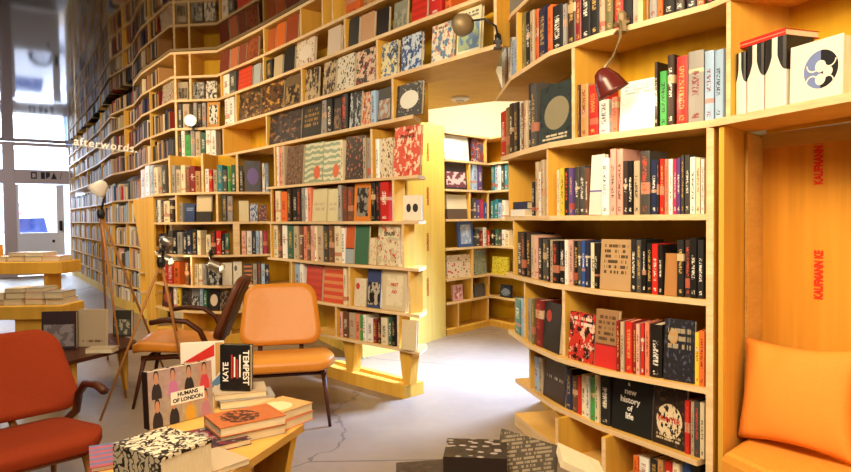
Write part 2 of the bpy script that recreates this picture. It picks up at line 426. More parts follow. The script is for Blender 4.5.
def run(line, z, books, phrase, group, depth=.14, inset=.018, pages=True, maxd=None, gap=.0025):
    """books: (u0,u1,vtop,colour) spine out | (u0,u1,vtop,'F',material,label[,texts]) face out; shelf phrase used in labels"""
    ln = offset(line, inset); vb = None
    n_run = 0
    for b in books:
        ua, ub, vt = b[:3]; um = (ua + ub) / 2
        pa, _, _ = at_u(ln, ua); pb, _, _ = at_u(ln, ub); pm, n, _ = at_u(ln, um)
        ch = (pb - pa); w = ch.length
        if w < 1e-4: continue
        cd = ch / w; lo_, hi_ = 0.0, w
        for q_, ua_, ub_ in UPRIGHTS:
            if ua_ > z + .2 or ub_ < z + .05: continue
            r_ = q_ - pa; s_ = r_.dot(cd)
            if -.014 < s_ < w + .014 and abs(r_.x * cd.y - r_.y * cd.x) < .07:
                if s_ < w / 2: lo_ = max(lo_, s_ + .0135)
                else: hi_ = min(hi_, s_ - .0135)
        if hi_ - lo_ < .008: continue
        pa, pb = pa + cd * lo_, pa + cd * hi_; ch = pb - pa; w = ch.length
        # orientation from the chord itself keeps neighbours apart on a bend
        nn = Vector((-ch.y, ch.x)).normalized()
        if nn.dot(n) < 0: nn = -nn
        pm = (pa + pb) / 2
        h = (zhit(pm, um, vt) - z) if vt is not None else .26 + random.uniform(-.02, .015)
        h = max(.05, h)
        nx = [q for q in LV if q > z + .05]
        if nx: h = min(h, min(nx) - z - .03)
        n_run += 1
        if b[3] == 'F':
            t = .022
            tl = .07
            hh = h / math.cos(tl)
            o = mesh_obj('display_book', ME_FACE, place(pm - nn * .004, nn, z + t * math.sin(tl) + .0006, w - gap, t, hh, tl), b[4], None, 'face' if pages else None)
            tag(o, b[5], 'book', group)
            if len(b) > 6: cover_text(o, (w - gap, t, hh), b[6])
        else:
            slip = b[3] == 'slip'; c = 'wh' if slip else b[3]; w2 = max(.006, w - gap)
            dd = min(depth * random.uniform(.86, 1.0), h * .78)
            if maxd: dd = min(dd, maxd)
            hard = w2 > .026
            lean = 0
            jit = Vector((nn.x, nn.y)) * random.uniform(-.006, .004)
            cc = COL[c]; k = random.uniform(.88, 1.12)
            o = mesh_obj('hardback_book' if hard else 'paperback_book', ME_HARD if hard else ME_SOFT, place(pm + jit, nn, z + .0005, w2, dd, h, 0, lean),
                         SLIP if slip else BK_GLOSS if random.random() < .6 else BK_MATT, tuple(min(1, x * k) for x in cc), 'spine' if pages else None)
            size = 'thick ' if w2 > .04 else ('slim ' if w2 < .018 else '')
            tag(o, f"{size}{PAL[c][1]} book spine, {ORD[n_run - 1]} from left on {phrase.replace('the ', '', 1)}", 'book', group)

def lay(name, u, v, z, w, h, t, yaw, mat=None, c=None, label='', group=None, at=None, cat='book'):
    """a book lying flat, its middle seen at (u, v) on height z"""
    p = hz(u, v, z + t) if at is None else Vector(at)
    M = Matrix.Translation((p.x, p.y, z)) @ Matrix.Rotation(yaw, 4, 'Z') @ Matrix.Diagonal((w, h, t, 1))
    o = mesh_obj(name, ME_FLAT, M, mat, col(c) if c else None, 'flat'); tag(o, label, cat, group); return o

# ================================================================== NICHE BOOKCASE (the long one with the reading nook)
S = [(1.36, 1.35), (1.205, 1.815), (1.03, 2.33), (.735, 2.69), (.58, 2.98), (.475, 3.5), (.462, 4.1)]
SC = S[2:]; ZS = {'m1': 1.96, 0: 1.54, 1: 1.2, 2: .885, 3: .56, 4: .28, 'f': .07}
bc = thing('bookcase', 'long curved pine bookcase with crowded shelves, beside the orange cushioned nook', 'bookcase', (.95, 2.75, 0))
DS = .27
shelf('shelf', S[:-1] + [(.462, 4.14)], DS, ZS['m1'], bc)
shelf('shelf', S[:-2] + [(.5, 3.3), (.436, 3.68)], DS, ZS[0], bc, .026)
shelf('shelf', SC[:-2] + [(.475, 3.5), (.462, 3.75)], DS, ZS[1], bc)
shelf('shelf', SC[:-2] + [(.475, 3.4), (.458, 3.62)], DS, ZS[2], bc)
shelf('shelf', [(1.03, 2.33), (.72, 2.64), (.59, 2.89), (.505, 3.2), (.462, 3.6)], DS, ZS[3], bc)
shelf('shelf', [(1.005, 2.365), (.745, 2.79), (.61, 3.09), (.53, 3.46), (.5, 3.6)], DS, ZS[4], bc)
shelf('plinth', [(1.02, 2.37), (.76, 2.82), (.63, 3.12), (.55, 3.42), (.5, 3.64)], DS, ZS['f'], bc, .07)
shelf('shelf', S[:-1] + [(.462, 4.14)], DS, 2.3, bc)
shelf('shelf', S[:-1] + [(.462, 4.14)], DS, 2.62, bc)
strip('back_panel', SC, DS, .012, 0, 2.9, bc, W_BACK)
strip('back_panel', S[:3], DS, .012, 1.5, 2.9, bc, W_BACK)
upright(S, 709, .3, 0, ZS[0] - .026, bc, .026, pt=(V2((1.032, 2.325)), Vector((-.70, -.714)), 0))
for u, za, zb, v in ((727.5, 0, 'm1', 70), (572.5, 0, 'm1', 70), (508, 1, 0, 180), (546.5, 1, 0, 180), (513, 2, 1, 250), (563, 3, 2, 330), (524, 3, 2, 320), (529, 4, 3, 370), (556, 'f', 4, 420), (603, 'f', 4, 440)):
    line = S[:-1] + [(.462, 4.14)]
    if za == 4: line = [(.745, 2.75), (.61, 3.05), (.53, 3.46), (.5, 3.6)]
    upright(line, u, DS, ZS[za], ZS[zb] - .022, bc, .02, v)
for u in (516, 640, 727): upright(S[:-1] + [(.462, 4.14)], u, DS, 1.96, 2.28, bc, .02, 20)
W_, R_ = 'wh', 'rd'
LV[:] = list(ZS.values()) + [2.3]
G0 = 'books on the upper shelf of the curved bookcase'
run(S, ZS['m1'], [(501.8, 504.4, 52, 'wh'), (504.6, 508, 47, 'br'), (508.4, 511.8, 40, 'wh'), (512, 515.3, 42, 'lb'), (515.6, 519.5, 38, 'lb'), (520.8, 525, 13, 'ol'), (525.3, 530, 12, 'bk'), (530.3, 534, 11, 'be'),
    (534.3, 537.8, 10, 'or'), (538.2, 546.5, 8, 'nv'), (547.2, 551.8, 6, 'or'), (552.4, 562.8, 5, 'bk'), (563.2, 566.5, 4, 'gy'), (566.8, 575, None, 'db'), (575.4, 581, None, 'dr'), (581.4, 590, None, 'bk'), (590.3, 598.8, None, 'bk'),
    (599.2, 605, None, 'be'), (605.4, 612.8, None, 'ol'), (613.4, 622.5, None, 'rd'), (623, 632, None, 'bk'), (632.8, 638.5, None, 'pk'), (638.8, 648, None, 'tn'), (648.4, 657, None, 'gy'), (657.6, 662.5, None, 'or'),
    (663, 674, None, 'bk'), (674.5, 684, None, 'db'), (684.4, 695, None, 'bk'), (695.6, 703, None, 'or'), (703.6, 713, None, 'bk'), (713.6, 720, None, 'be'), (720.5, 733, None, 'bk'), (742, 756, None, 'dg'), (757, 768, None, 'cr'), (769, 784, None, 'bk')],
    'the high shelf of the curved bookcase', G0)
G1 = 'books on the lamp-lit shelf of the curved bookcase'
run(S[:-2] + [(.5, 3.3), (.436, 3.68)], ZS[0], [(500.3, 505.6, 112, 'rd'), (506.2, 509.8, 108, 'ol'), (510.2, 513.6, 104, 'db'), (514, 518.4, 103, 'bk'), (518.8, 521, 102, 'wh'), (521.3, 524, 103, 'br'), (524.3, 527.6, 101, 'be'), (528, 531, 84, 'bk'), (531.3, 536.5, 84, 'dg'),
    (538, 572, 83, 'F', art('disc', '2f3a38', '8d8468', '171a1a', rows=(.05, .16, 2), rc='cr', seed=4), 'large dark illustrated book facing out below the high shelf, pale moon and stag shape'),
    (577, 580, 85, 'br'), (580.5, 588, 84, 'tn'), (588.8, 597.6, 85, 'rd'), (598.2, 608.5, 100, 'wh'), (609, 612, 100, 'gy'), (612.4, 617.4, 97, 'sa'),
    (618.5, 654, 80, 'F', art('photo', 'eceae2', 'e8e6e0', 'f0eee8', rows=(.72, .92, 3), rc='97a8a2', seed=2), 'large white book facing out under the maroon clip lamp'),
    (654.5, 657.6, 62, 'db'), (658.2, 666, 71, 'gn'), (667, 674.2, 55, 'db'), (675, 686.5, 56, 'rd'), (687.2, 703, 51, 'gy'), (704, 713.6, 51, 'lb'), (714, 722.6, 50, 'lb'), (732.5, 744, 53, 'slip'), (745, 762, 45, 'slip'), (763.5, 785, 38, 'slip')],
    'the lamp-lit shelf of the curved bookcase', G1)
# white slip-cased book with the blue crest
ln = offset(S, .02)
pa, _, _ = at_u(ln, 789); pb, _, _ = at_u(ln, 841); pm = (pa + pb) / 2; ch = pb - pa; nn = Vector((-ch.y, ch.x)).normalized(); nn = -nn if nn.dot(pm) > 0 else nn
hh = zhit(pm, 815, 41) - ZS[0]; w = ch.length
o = mesh_obj('display_book', ME_FACE, place(pm, nn, ZS[0] + .001, w, .05, hh, .02), plain('crest_cover', 'e6dccc', .4), None, 'face')
tag(o, 'white boxed book with a round blue and black crest, above the nook', 'book', G1)
bm = bmesh.new(); inv = Matrix.Diagonal((1 / w, 1 / .05, 1 / hh, 1))
def disc2(bm, cx, cz, r, y, mi, a0=0, a1=2 * PI, n=36):
    c = bm.verts.new((cx, y, cz)); vs = [bm.verts.new((cx + r * math.cos(a0 + (a1 - a0) * k / n), y, cz + r * math.sin(a0 + (a1 - a0) * k / n))) for k in range(n + 1)]
    for k in range(n): bm.faces.new((c, vs[k], vs[k + 1])).material_index = mi
    return vs
q = hh
disc2(bm, .1 * w, .5 * q, .32 * q, -.0006, 0, PI / 2, 1.5 * PI); disc2(bm, .1 * w, .5 * q, .32 * q, -.0006, 1, -PI / 2, PI / 2)
for cx, cz, r in ((.1, .47, .1), (.1, .25, .095), (.24, .36, .085)): disc2(bm, cx * w + .0, cz * q + .08 * q, r * q, -.0012, 2)
for cx, cz, r in ((-.04, .60, .13), (.27, .63, .12), (-.06, .3, .12), (.25, .28, .1)):
    for k in range(14):
        a = PI * (1.0 + k / 14) if cz > .5 else PI * k / 14; b = a + PI / 14
        p = [(cx * w + rr * q * math.cos(t), -.0011, cz * q + rr * q * math.sin(t)) for t, rr in ((a, r), (b, r), (b, r - .022), (a, r - .022))]
        bm.faces.new([bm.verts.new(x) for x in p]).material_index = 2
bmesh.ops.transform(bm, matrix=inv, verts=bm.verts[:])
me = bpy.data.meshes.new('crest'); bm.to_mesh(me); bm.free()
cr = link('crest', me, [plain('crest_blue', '6f7fb0', .5), plain('crest_black', '17171c', .5), plain('crest_white', 'e6dccc', .5)]); local(cr, o)
# red books lying at the back behind it
pb_ = offset(S, .19); p1, n1, _ = at_u(pb_, 782)
rp = thing
o = lay('hardback_book', 0, 0, ZS[0] + .235, .15, .23, .022, math.atan2(n1.x, -n1.y) + PI / 2, None, 'rd', 'red book lying flat on top of the white-and-black volumes above the nook', G1, at=(*(at_u(offset(S, .12), 772)[0]), 0))

G2 = 'books on the eye-level shelf of the curved bookcase'
run(SC[:-2] + [(.475, 3.5), (.462, 3.75)], ZS[1], [(531.5, 534.6, 182, 'bk'), (534.9, 537.8, 162, 'be'), (538.1, 540.2, 172, 'wh'), (540.4, 543.6, 160, 'be'), (557, 559.6, 170, 'cr'), (560, 563.8, 168, 'ye'), (564.2, 568.4, 168, 'bk'), (568.8, 572.8, 168, 'pu'), (573.2, 578, 167, 'dg'), (578.3, 583.6, 166, 'dg'),
    (584, 587.4, 168, 'br'), (588, 601, 155, 'F', art('half', 'e8e4da', 'dcd6cc', '6d61a0', seed=3), 'white and violet paperback facing out between dark spines on the eye-level shelf'), (601.4, 608.6, 158, 'wh'), (609.2, 615.3, 149, 'pk'), (615.6, 622, 149, 'pk'), (622.4, 627.4, 161, 'db'), (627.7, 632.6, 161, 'bk'), (633, 639.4, 161, 'be'),
    (640, 649.6, 151, 'dg'), (650.2, 656, 160, 'nv'), (656.3, 658.6, 160, 'bk'), (659, 663.4, 159, 'rd'), (663.7, 667.2, 159, 'sa'), (667.6, 672, 159, 'wh'), (672.3, 676, 159, 'mg'), (676.3, 680, 158, 'pu'), (680.3, 683.6, 155, 'dg'), (684, 689, 155, 'dg'), (689.4, 695, 157, 'wh'), (695.4, 700, 158, 'cr'), (700.3, 703.8, 159, 'wh')],
    'the eye-level shelf of the curved bookcase', G2)
lay('paperback_book', 524, 214, ZS[1], .13, .19, .035, .25, None, 'wh', 'white book lying flat at the far end of the eye-level shelf', G2, at=(.555, 3.44, 0))
lay('hardback_book', 524, 205, ZS[1] + .036, .11, .17, .04, .3, None, 'nv', 'navy book lying on a white one at the end of the eye-level shelf', G2, at=(.56, 3.45, 0))
G3 = 'books on the third shelf of the curved bookcase'
run(SC[:-2] + [(.475, 3.4), (.458, 3.62)], ZS[2], [(516, 520.6, 232, 'db'), (520.9, 525, 233, 'bk'), (525.3, 529.4, 233, 'db'), (529.8, 533, 235, 'be'), (533.3, 536.2, 236, 'pk'), (536.5, 540.6, 238, 'bk'), (540.9, 544.8, 239, 'dg'), (545.1, 548.2, 240, 'bk'), (548.5, 551.6, 240, 'be'), (552, 558, 241, 'bk'), (558.3, 564, 241, 'bk'), (564.3, 567.4, 240, 'wh'), (567.7, 571.6, 240, 'pk'),
    (572, 577, 241, 'bk'), (577.3, 581.2, 241, 'dg'), (581.5, 585.2, 241, 'bl'), (585.5, 589.2, 241, 'nv'), (589.6, 594, 243, 'cr'), (594.3, 597.8, 243, 'bk'),
    (598.6, 630, 240, 'F', art('plain', 'b7956b', 'a8855c', 'b7956b', rows=(.3, .92, 6), rc='30241a', seed=5), 'tan book facing out with rows of black lettering, on the third shelf'),
    (630.6, 635.8, 239, 'bk'), (636.2, 641, 240, 'dg'), (641.4, 645.4, 240, 'bk'), (645.8, 651.4, 243, 'bk'), (651.9, 658, 244, 'rd'), (658.3, 662.8, 245, 'bk'),
    (663.5, 676.5, 254, 'F', art('plain', 'b27c48', 'a06c3c', 'b27c48', seed=6), 'small plain tan book facing out beside the red spine, third shelf'), (677, 684, 240, 'bk'), (684.4, 689.6, 240, 'db'), (690, 697, 238, 'bk'), (697.4, 703.6, 240, 'bk')],
    'the third shelf of the curved bookcase', G3)
G4 = 'books on the fourth shelf of the curved bookcase'
run([(1.03, 2.33), (.72, 2.64), (.59, 2.89), (.505, 3.2), (.462, 3.6)], ZS[3], [(513.5, 520, 299, 'tl'), (520.5, 523.6, 299, 'lb'), (526, 528.5, 299, 'gy'), (531, 533.4, 299, 'ol'), (533.8, 540.6, 300, 'dr'),
    (541, 560, 304, 'F', art('moon', '1b1b1d', 'b63a2c', '242426', seed=1), 'black book with small white title and red spot, beside the yellow divider', [('WHAT', .5, .78, .022, 'wh'), ('WE', .5, .66, .022, 'wh'), ('ARE', .5, .54, .022, 'wh')] if False else []),
    (566.6, 592, 314, 'F', art('blob', 'c23126', '2a1917', 'd8b9a0', rows=(.72, .94, 2), rc='e8d8c4', seed=8), 'red and white book facing out with bold figures, fourth shelf'),
    (593, 615.6, 311, 'F', art('half', '9a7550', 'c62f2c', '7d2a22', rows=(.45, .92, 5), rc='4a3020', seed=2), 'brown book with red lower half facing out on the fourth shelf'),
    (616.3, 620, 321, 'dr'), (620.3, 624, 322, 'be'), (624.3, 631.6, 322, 'rd'), (632, 635.6, 323, 'dr'), (636, 639.8, 324, 'pk'), (640.1, 643.6, 324, 'rd'), (644, 648.6, 323, 'sa'), (649, 661, 325, 'bk'),
    (662.5, 693.5, 321, 'F', art('moon', '23222a', 'b58a56', '4c4f63', rows=(.5, .88, 3), rc='a99a7c', seed=7), 'black and blue book facing out with a golden moon, fourth shelf', [('THE', .62, .62, .03, 'cr'), ('PEOPLE', .55, .48, .028, 'cr')] if False else []),
    (694.4, 699, 333, 'ye'), (699.4, 705.4, 331, 'or'), (706, 710, 333, 'cr')], 'the fourth shelf of the curved bookcase', G4)
G5 = 'books on the fifth shelf of the curved bookcase'
run([(1.045, 2.32), (.745, 2.79), (.61, 3.09), (.53, 3.46), (.5, 3.6)], ZS[4], [(532.5, 536.6, 357, 'lb'), (537, 540.8, 358, 'be'),
    (541.3, 563, 361, 'F', art('plain', '33241d', '4a3226', '33241d', rows=(.5, .62, 1), rc='d8cdb8', seed=3), 'dark brown book facing out with a pale title line, fifth shelf'),
    (563.6, 570, 369, 'nv'), (570.3, 576.4, 376, 'br'), (576.7, 580, 377, 'rd'), (580.3, 584.8, 375, 'cr'), (585.1, 589, 376, 'wh'), (589.3, 593.8, 377, 'gn'), (594.1, 598.4, 375, 'cr'), (598.8, 608.6, 375, 'bk'),
    (610, 650.4, 378, 'F', plain('history_cover', '1d1f1e', .35), 'black book lettered a new history of life, facing out on the fifth shelf',
      [('a', .42, .86, .026, 'wh'), ('new', .46, .72, .036, 'wh'), ('history', .46, .57, .036, 'wh'), ('of', .46, .43, .032, 'wh'), ('life', .46, .29, .036, 'wh')]),
    (651.3, 684.4, 388, 'F', art('ring', '2a211d', 'd9c7a4', '54402f', rows=(.08, .2, 2), rc='cdbb98', seed=9), 'dark book with a cream and red roundel facing out, fifth shelf', [('HUNTER', .5, .44, .026, 'rd')]),
    (685, 690, 401, 'rd'), (690.4, 694, 402, 'be'), (694.4, 699.6, 402, 'dg'), (700, 704.8, 403, 'cr'), (705.3, 710.5, 405, 'bk')], 'the fifth shelf of the curved bookcase', G5)
G6 = 'books on the lowest shelf of the curved bookcase'
run([(1.02, 2.37), (.76, 2.82), (.63, 3.12), (.55, 3.42), (.5, 3.64)], ZS['f'], [(633, 637.4, 456, 'or'), (638, 648, 458, 'wh'), (648.5, 657, 460, 'bk'), (657.5, 663, 460, 'tn'), (663.5, 672, 462, 'rd'), (672.5, 680, 463, 'cr'), (681, 690, 463, 'bl'), (691, 700, 465, 'bk')], 'the lowest shelf of the curved bookcase', G6)

# ------------------------------------------------------------------ reading nook
nk = thing('reading_nook', 'timber reading nook with panelled back and built-in bench', 'seating nook', (1.2, 1.9, 0))
NL = [V2((1.355, 1.35)), V2((1.205, 1.815)), V2((1.054, 2.300))]
nb = [V2((1.765, 1.70)), V2((1.53, 2.17)), V2((1.328, 2.578))]
def quad_prism(name, poly, z0, z1, mat, par):
    bm = bmesh.new(); prism(bm, poly, z0, z1); return finish(name, bm, [mat], par)
e = (NL[1] - NL[2]).normalized(); nin = (nb[2] - NL[2]).normalized(); eb = (nb[1] - nb[2]).normalized(); nf = Vector((-eb.y, eb.x)); nf = -nf if nf.dot(nb[1]) > 0 else nf
bp = quad_prism('back_panel', nb + offset(nb, .02)[::-1], 0, 1.512, W_NOOK, nk)
quad_prism('jamb', [NL[2], NL[2] + e * .025, nb[2] + eb * .02, nb[2]], 0, 1.512, W_PANEL, nk)
jm = NL[2].lerp(nb[2], .55) + e * .026
quad_prism('trim', [jm, jm + e * .012, nb[2] + eb * .034 + nf * .001, nb[2] + eb * .021 + nf * .001], .37, 1.5, W_SHELF, nk)
tr = offset(nb, -.014)
quad_prism('trim', [tr[2] + eb * .036, tr[1], tr[0], nb[0], nb[1], nb[2] + eb * .036], 1.455, 1.5115, W_SHELF, nk)
BZ = .25
quad_prism('bench', [NL[2] + e * .03, NL[1], NL[0], nb[0] + nf * .002, nb[1] + nf * .002, nb[2] + eb * .04 + nf * .002], 0, BZ, W_PANEL, nk)
# red mill stamps on the back panel
RED_ST = plain('stamp_red', 'e23a1c', .6)
def on_panel(u, v, body, size, par=bp, off=.002, rot=PI / 2, line=None, mat=RED_ST):
    L = offset(nb, -off) if line is None else line
    p, n, _ = at_u(L, u, v); z = zhit(p, u, v); a = math.atan2(n.x, -n.y)
    M = Matrix.Translation((p.x, p.y, z)) @ Matrix.Rotation(a, 4, 'Z') @ Matrix.Rotation(PI / 2, 4, 'X') @ Matrix.Rotation(rot, 4, 'Z') @ Matrix.Diagonal((.68, 1.15, 1, 1))
    o = text('stamp_lettering', body, size, M, mat, None, .0003, bold=size * .06)
    o.parent = par; o.matrix_parent_inverse = Matrix(); return o
for v, s in ((160, 'KAUFMANN KE'), (275, 'KAUFMANN KE')): on_panel(819, v, s, .038)
# seat cushion
ORN = MT('orange_cloth', .8, .2); f = ORN.noise(ORN.coord('Object'), 160, 2)
ORN.color(ORN.mix(f, hx('d98a2a'), hx('eda544'))).bump(f, .15, .002); ORN = ORN.m
cu = bmesh.new()
poly = [NL[2] + e * .045 - nin * .02, NL[1] - nin * .02, NL[0] + Vector((-.02, 0)), nb[0] + nf * .018, nb[1] + nf * .018, nb[2] + eb * .06 + nf * .018]
zs = [(BZ + .002, 0.0), (BZ + .012, -.008), (BZ + .075, -.012), (BZ + .1, 0.0), (BZ + .11, .02)]
prev = None; cen = sum(poly, Vector((0, 0))) / len(poly)
for z, ins in zs:
    cur = []
    for k, p in enumerate(poly):
        d = (p - cen).normalized(); q = p - d * ins
        if k in (3, 4, 5): q = p - d * max(0, ins)
        cur.append(cu.verts.new((q.x, q.y, z)))
    if prev is None: cu.faces.new(cur[::-1])
    else:
        for k in range(6): cu.faces.new((prev[k], prev[(k + 1) % 6], cur[(k + 1) % 6], cur[k]))
    prev = cur
cu.faces.new(prev)
so = finish('seat_cushion', cu, [ORN]); tag(so, 'long yellow-orange seat cushion lying on the nook bench', 'cushion')
# throw pillow
def pillow(name, M, w, h, t, mat, label):
    bm = bmesh.new(); N = 26; gr = {}
    for side in (1, -1):
        for i in range(N + 1):
            for j in range(N + 1):
                a, b = i / N * 2 - 1, j / N * 2 - 1
                edge = (1 - a * a) * (1 - b * b)
                rim = i in (0, N) or j in (0, N)
                if rim and side == -1: continue
                pin = 1 - .13 * (1 - abs(a) ** 2) * abs(b) ** 3; pin2 = 1 - .13 * (1 - abs(b) ** 2) * abs(a) ** 3
                y = side * t / 2 * edge ** .42
                wr = .008 * math.sin(7 * a + 3 * b) * (a * a * b * b) ** .5 + .012 * math.exp(-((a + .35) ** 2 * 30 + (b - .75) ** 2 * 6)) * -side
                gr[side, i, j] = bm.verts.new((a * w / 2 * pin2, y + (0 if rim else wr), b * h / 2 * pin))
    g = lambda s, i, j: gr.get((s, i, j)) or gr[1, i, j]
    for s in (1, -1):
        for i in range(N):
            for j in range(N):
                q = [g(s, i, j), g(s, i + 1, j), g(s, i + 1, j + 1), g(s, i, j + 1)]
                bm.faces.new(q if s == 1 else q[::-1])
    bmesh.ops.transform(bm, matrix=M, verts=bm.verts[:])
    return tag(finish(name, bm, [mat], None, True), label, 'cushion')
PIL = MT('pillow_cloth', .75, .25); f = PIL.noise(PIL.coord('Object'), 220, 2)
PIL.color(PIL.mix(f, hx('e08a2c'), hx('f0a045'))).bump(f, .12, .002); PIL = PIL.m
pl_l = offset(nb, -.165); pc, pn, _ = at_u(pl_l, 797, 380)
a = math.atan2(pn.x, -pn.y)
pillow('throw_pillow', Matrix.Translation((pc.x, pc.y, BZ + .11 + .192)) @ Matrix.Rotation(a + .16, 4, 'Z') @ Matrix.Rotation(-.2, 4, 'X') @ Matrix.Rotation(-.03, 4, 'Y'), .41, .385, .15, PIL, 'plump square orange pillow leaning in the corner of the nook')

# ================================================================== GALLERY (upper shelves running over the passage to the entrance)
E = [(.415, 3.5), (-.02, 4.015), (-.58, 4.70), (-.9, 5.1), (-1.49, 5.83), (-2.1, 6.55), (-2.6, 6.62), (-3.3, 7.52), (-3.68, 8.15), (-4.4, 9.0), (-5.4, 10.6), (-8.05, 14.5)]
gal = thing('gallery_bookcase', 'high pine wall shelving sweeping under the mirrored ceiling over the passage', 'bookcase', (-2, 6.8, 0))
DE = .3
ZE = {1: 2.14, 2: 2.43, 3: 2.67, 4: 2.917, 0: 1.85}
EE = (.43, 3.78)
for k in (1, 2): shelf('shelf', E, DE, ZE[k], gal, .024, end=EE)
shelf('shelf', E[:9] + [(-4.36, 8.93)], DE, ZE[3], gal, .024, end=EE); shelf('shelf', E[:8] + [(-3.66, 8.1)], DE, ZE[4], gal, .026, end=EE)
shelf('shelf', E[9:], DE, ZE[3] - .02, gal, .018)
low = [(-.07, 4.07)] + E[2:6]
shelf('shelf', low, DE, ZE[0], gal, .024, end=(-.02, 4.3))
shelf('shelf', E[5:], DE, ZE[0], gal, .022)
strip('back_panel', [(.2, 3.754)] + E[1:], DE, .012, 2.136, 2.9, gal, W_BACK)
strip('back_panel', [(-.3, 4.356)] + low[1:], DE, .012, 1.83, 2.116, gal, W_BACK)
strip('back_panel', E[5:], DE, .012, 1.83, 2.116, gal, W_BACK)
bm = bmesh.new()
prism(bm, [(.43, 3.49), (.455, 4.1), (.64, 5.08), (.03, 5.5), (-.35, 4.95), (-.3, 4.6), (.1, 4.15)], 2.117, 2.135); finish('soffit', bm, [W_SOFFIT], gal)
for u, a_, b_ in ((392.5, 0, 1), (377.5, 1, 2), (302, 1, 2), (345.5, 2, 3), (264, 2, 3), (266, 0, 1), (302, 3, 4), (265, 3, 4), (236, 1, 2), (222.5, 0, 1), (221.5, 2, 3), (191, 2, 4), (176, 0, 4), (150, 0, 3), (124, 0, 3), (100, 0, 4), (86, 0, 4), (78, 0, 4), (72.5, 0, 4)):
    upright(E, u, DE, ZE[a_], ZE[b_] - .02, gal, .022, 130)
upright(E, 495, .11, ZE[1], ZE[4] - .02, gal, .022, 60)
LV[:] = ZE.values()
GE1 = 'picture books on the long gallery shelf'
def A(*a, **k): return art(*a, **k)
run(E, ZE[1], [(177, 184, 104, 'dg'), (184.5, 191, 104, 'be'), (195.5, 199, 103, 'gy'), (199.4, 203.5, 104, 'dg'), (203.8, 207.5, 103, 'gy'), (208.5, 221, 102, 'F', A('frame', 'c58a34', 'd9d4c8', '2a2624'), 'framed black and white portrait book standing at the gallery corner'),
    (226, 230, 98, 'wh'), (230.4, 235, 97, 'wh'),
    (237, 261, 91, 'F', A('blob', '5a4028', '2a1d14', 'b7894a', seed=1), 'brown and gold patterned book facing out on the gallery shelf, nearest the corner'),
    (262, 284, 82, 'F', A('blob', '5c3d20', '271b15', 'c08b3f', seed=2), 'gold and brown patterned book on the gallery shelf, second from the corner'),
    (286, 301, 74, 'F', A('photo', '6b563a', '2b221b', 'a1804d', seed=3), 'brown photographic book on the gallery shelf beside the upright'),
    (304, 319, 68, 'F', A('blob', 'b6a382', '1f1a18', '8c5d36', seed=4), 'beige book with dark standing figure on the gallery shelf'),
    (324, 336, 61, 'F', A('blob', 'c0aa86', '3a2a20', '1f1a18', seed=5), 'narrow beige and black book facing out on the gallery shelf'),
    (338, 355, 55, 'F', A('floral', 'd8cfba', '201c1b', '57504a', seed=6), 'cream book with large black blot facing out on the gallery shelf'),
    (357, 376, 49, 'F', A('blob', 'd4b79c', '241d1c', '9e2f2a', seed=7), 'book with white, black and red face facing out on the gallery shelf'),
    (379, 398, 42, 'F', A('blob', 'd9cf9e', '46689c', '1f2230', seed=8), 'blue and yellow cartoon book facing out on the gallery shelf'),
    (402, 422, 34, 'F', A('blob', 'c4d0da', '33548c', '2a2320', seed=9), 'pale comic book with blue figures facing out on the gallery shelf'),
    (432, 453, 23, 'F', A('blob', 'e0d6bd', '5b83a0', 'c9694a', rows=(.75, .95, 2), rc='bk', seed=10), 'cream and blue picture book facing out near the clip lamp'),
    (457, 481, 6, 'F', A('photo', 'd5d2b0', '9db08c', '6d86a5', rows=(.78, .94, 2), rc='dg', seed=11), 'pale green picture book facing out behind the round clip lamp')],
    'the long gallery shelf', GE1)
GE0 = 'dark books on the shelf below the gallery'
run(low, ZE[0], [(269, 301, 111, 'F', A('blob', '211d20', '3c2f30', '8a5a2c', seed=21), 'wide black book with gold glow, far end of the shelf below the gallery'), (302.5, 321.5, 101, 'F', A('plain', '1f1c1a', '2c2621', '1f1c1a', rows=(.3, .9, 4), rc='gd', seed=22), 'black book with gold lettering rows on the shelf below the gallery'),
    (323, 327, 98, 'gy'), (327.5, 333, 97, 'bk'), (334, 341, 95, 'F', A('photo', '2c2523', '8c6a54', '3a2a26', seed=23), 'slim dark photo book facing out on the shelf below the gallery'), (342, 349, 93, 'bk'),
    (350, 361, 91, 'F', A('blob', '262528', 'b9c0c6', '55606e', seed=24), 'black and white figure book facing out on the shelf below the gallery'), (362.5, 371, 92, 'F', A('blob', 'd4b99a', 'c8552c', '2a2220', seed=25), 'orange and white book facing out on the shelf below the gallery'),
    (372, 377, 91, 'lb'), (378, 391, 88, 'F', A('photo', '2c2a2c', 'a9aca8', '97705a', seed=26), 'grey and brown photo book facing out on the shelf below the gallery'),
    (394, 422, 83, 'F', A('disc', '2b2c31', 'd9d6c8', '8d8676', seed=27), 'large black book with pale oval, at the passage end of the shelf below the gallery')],
    'the shelf below the gallery', GE0)
GE2 = 'books on the second gallery shelf'
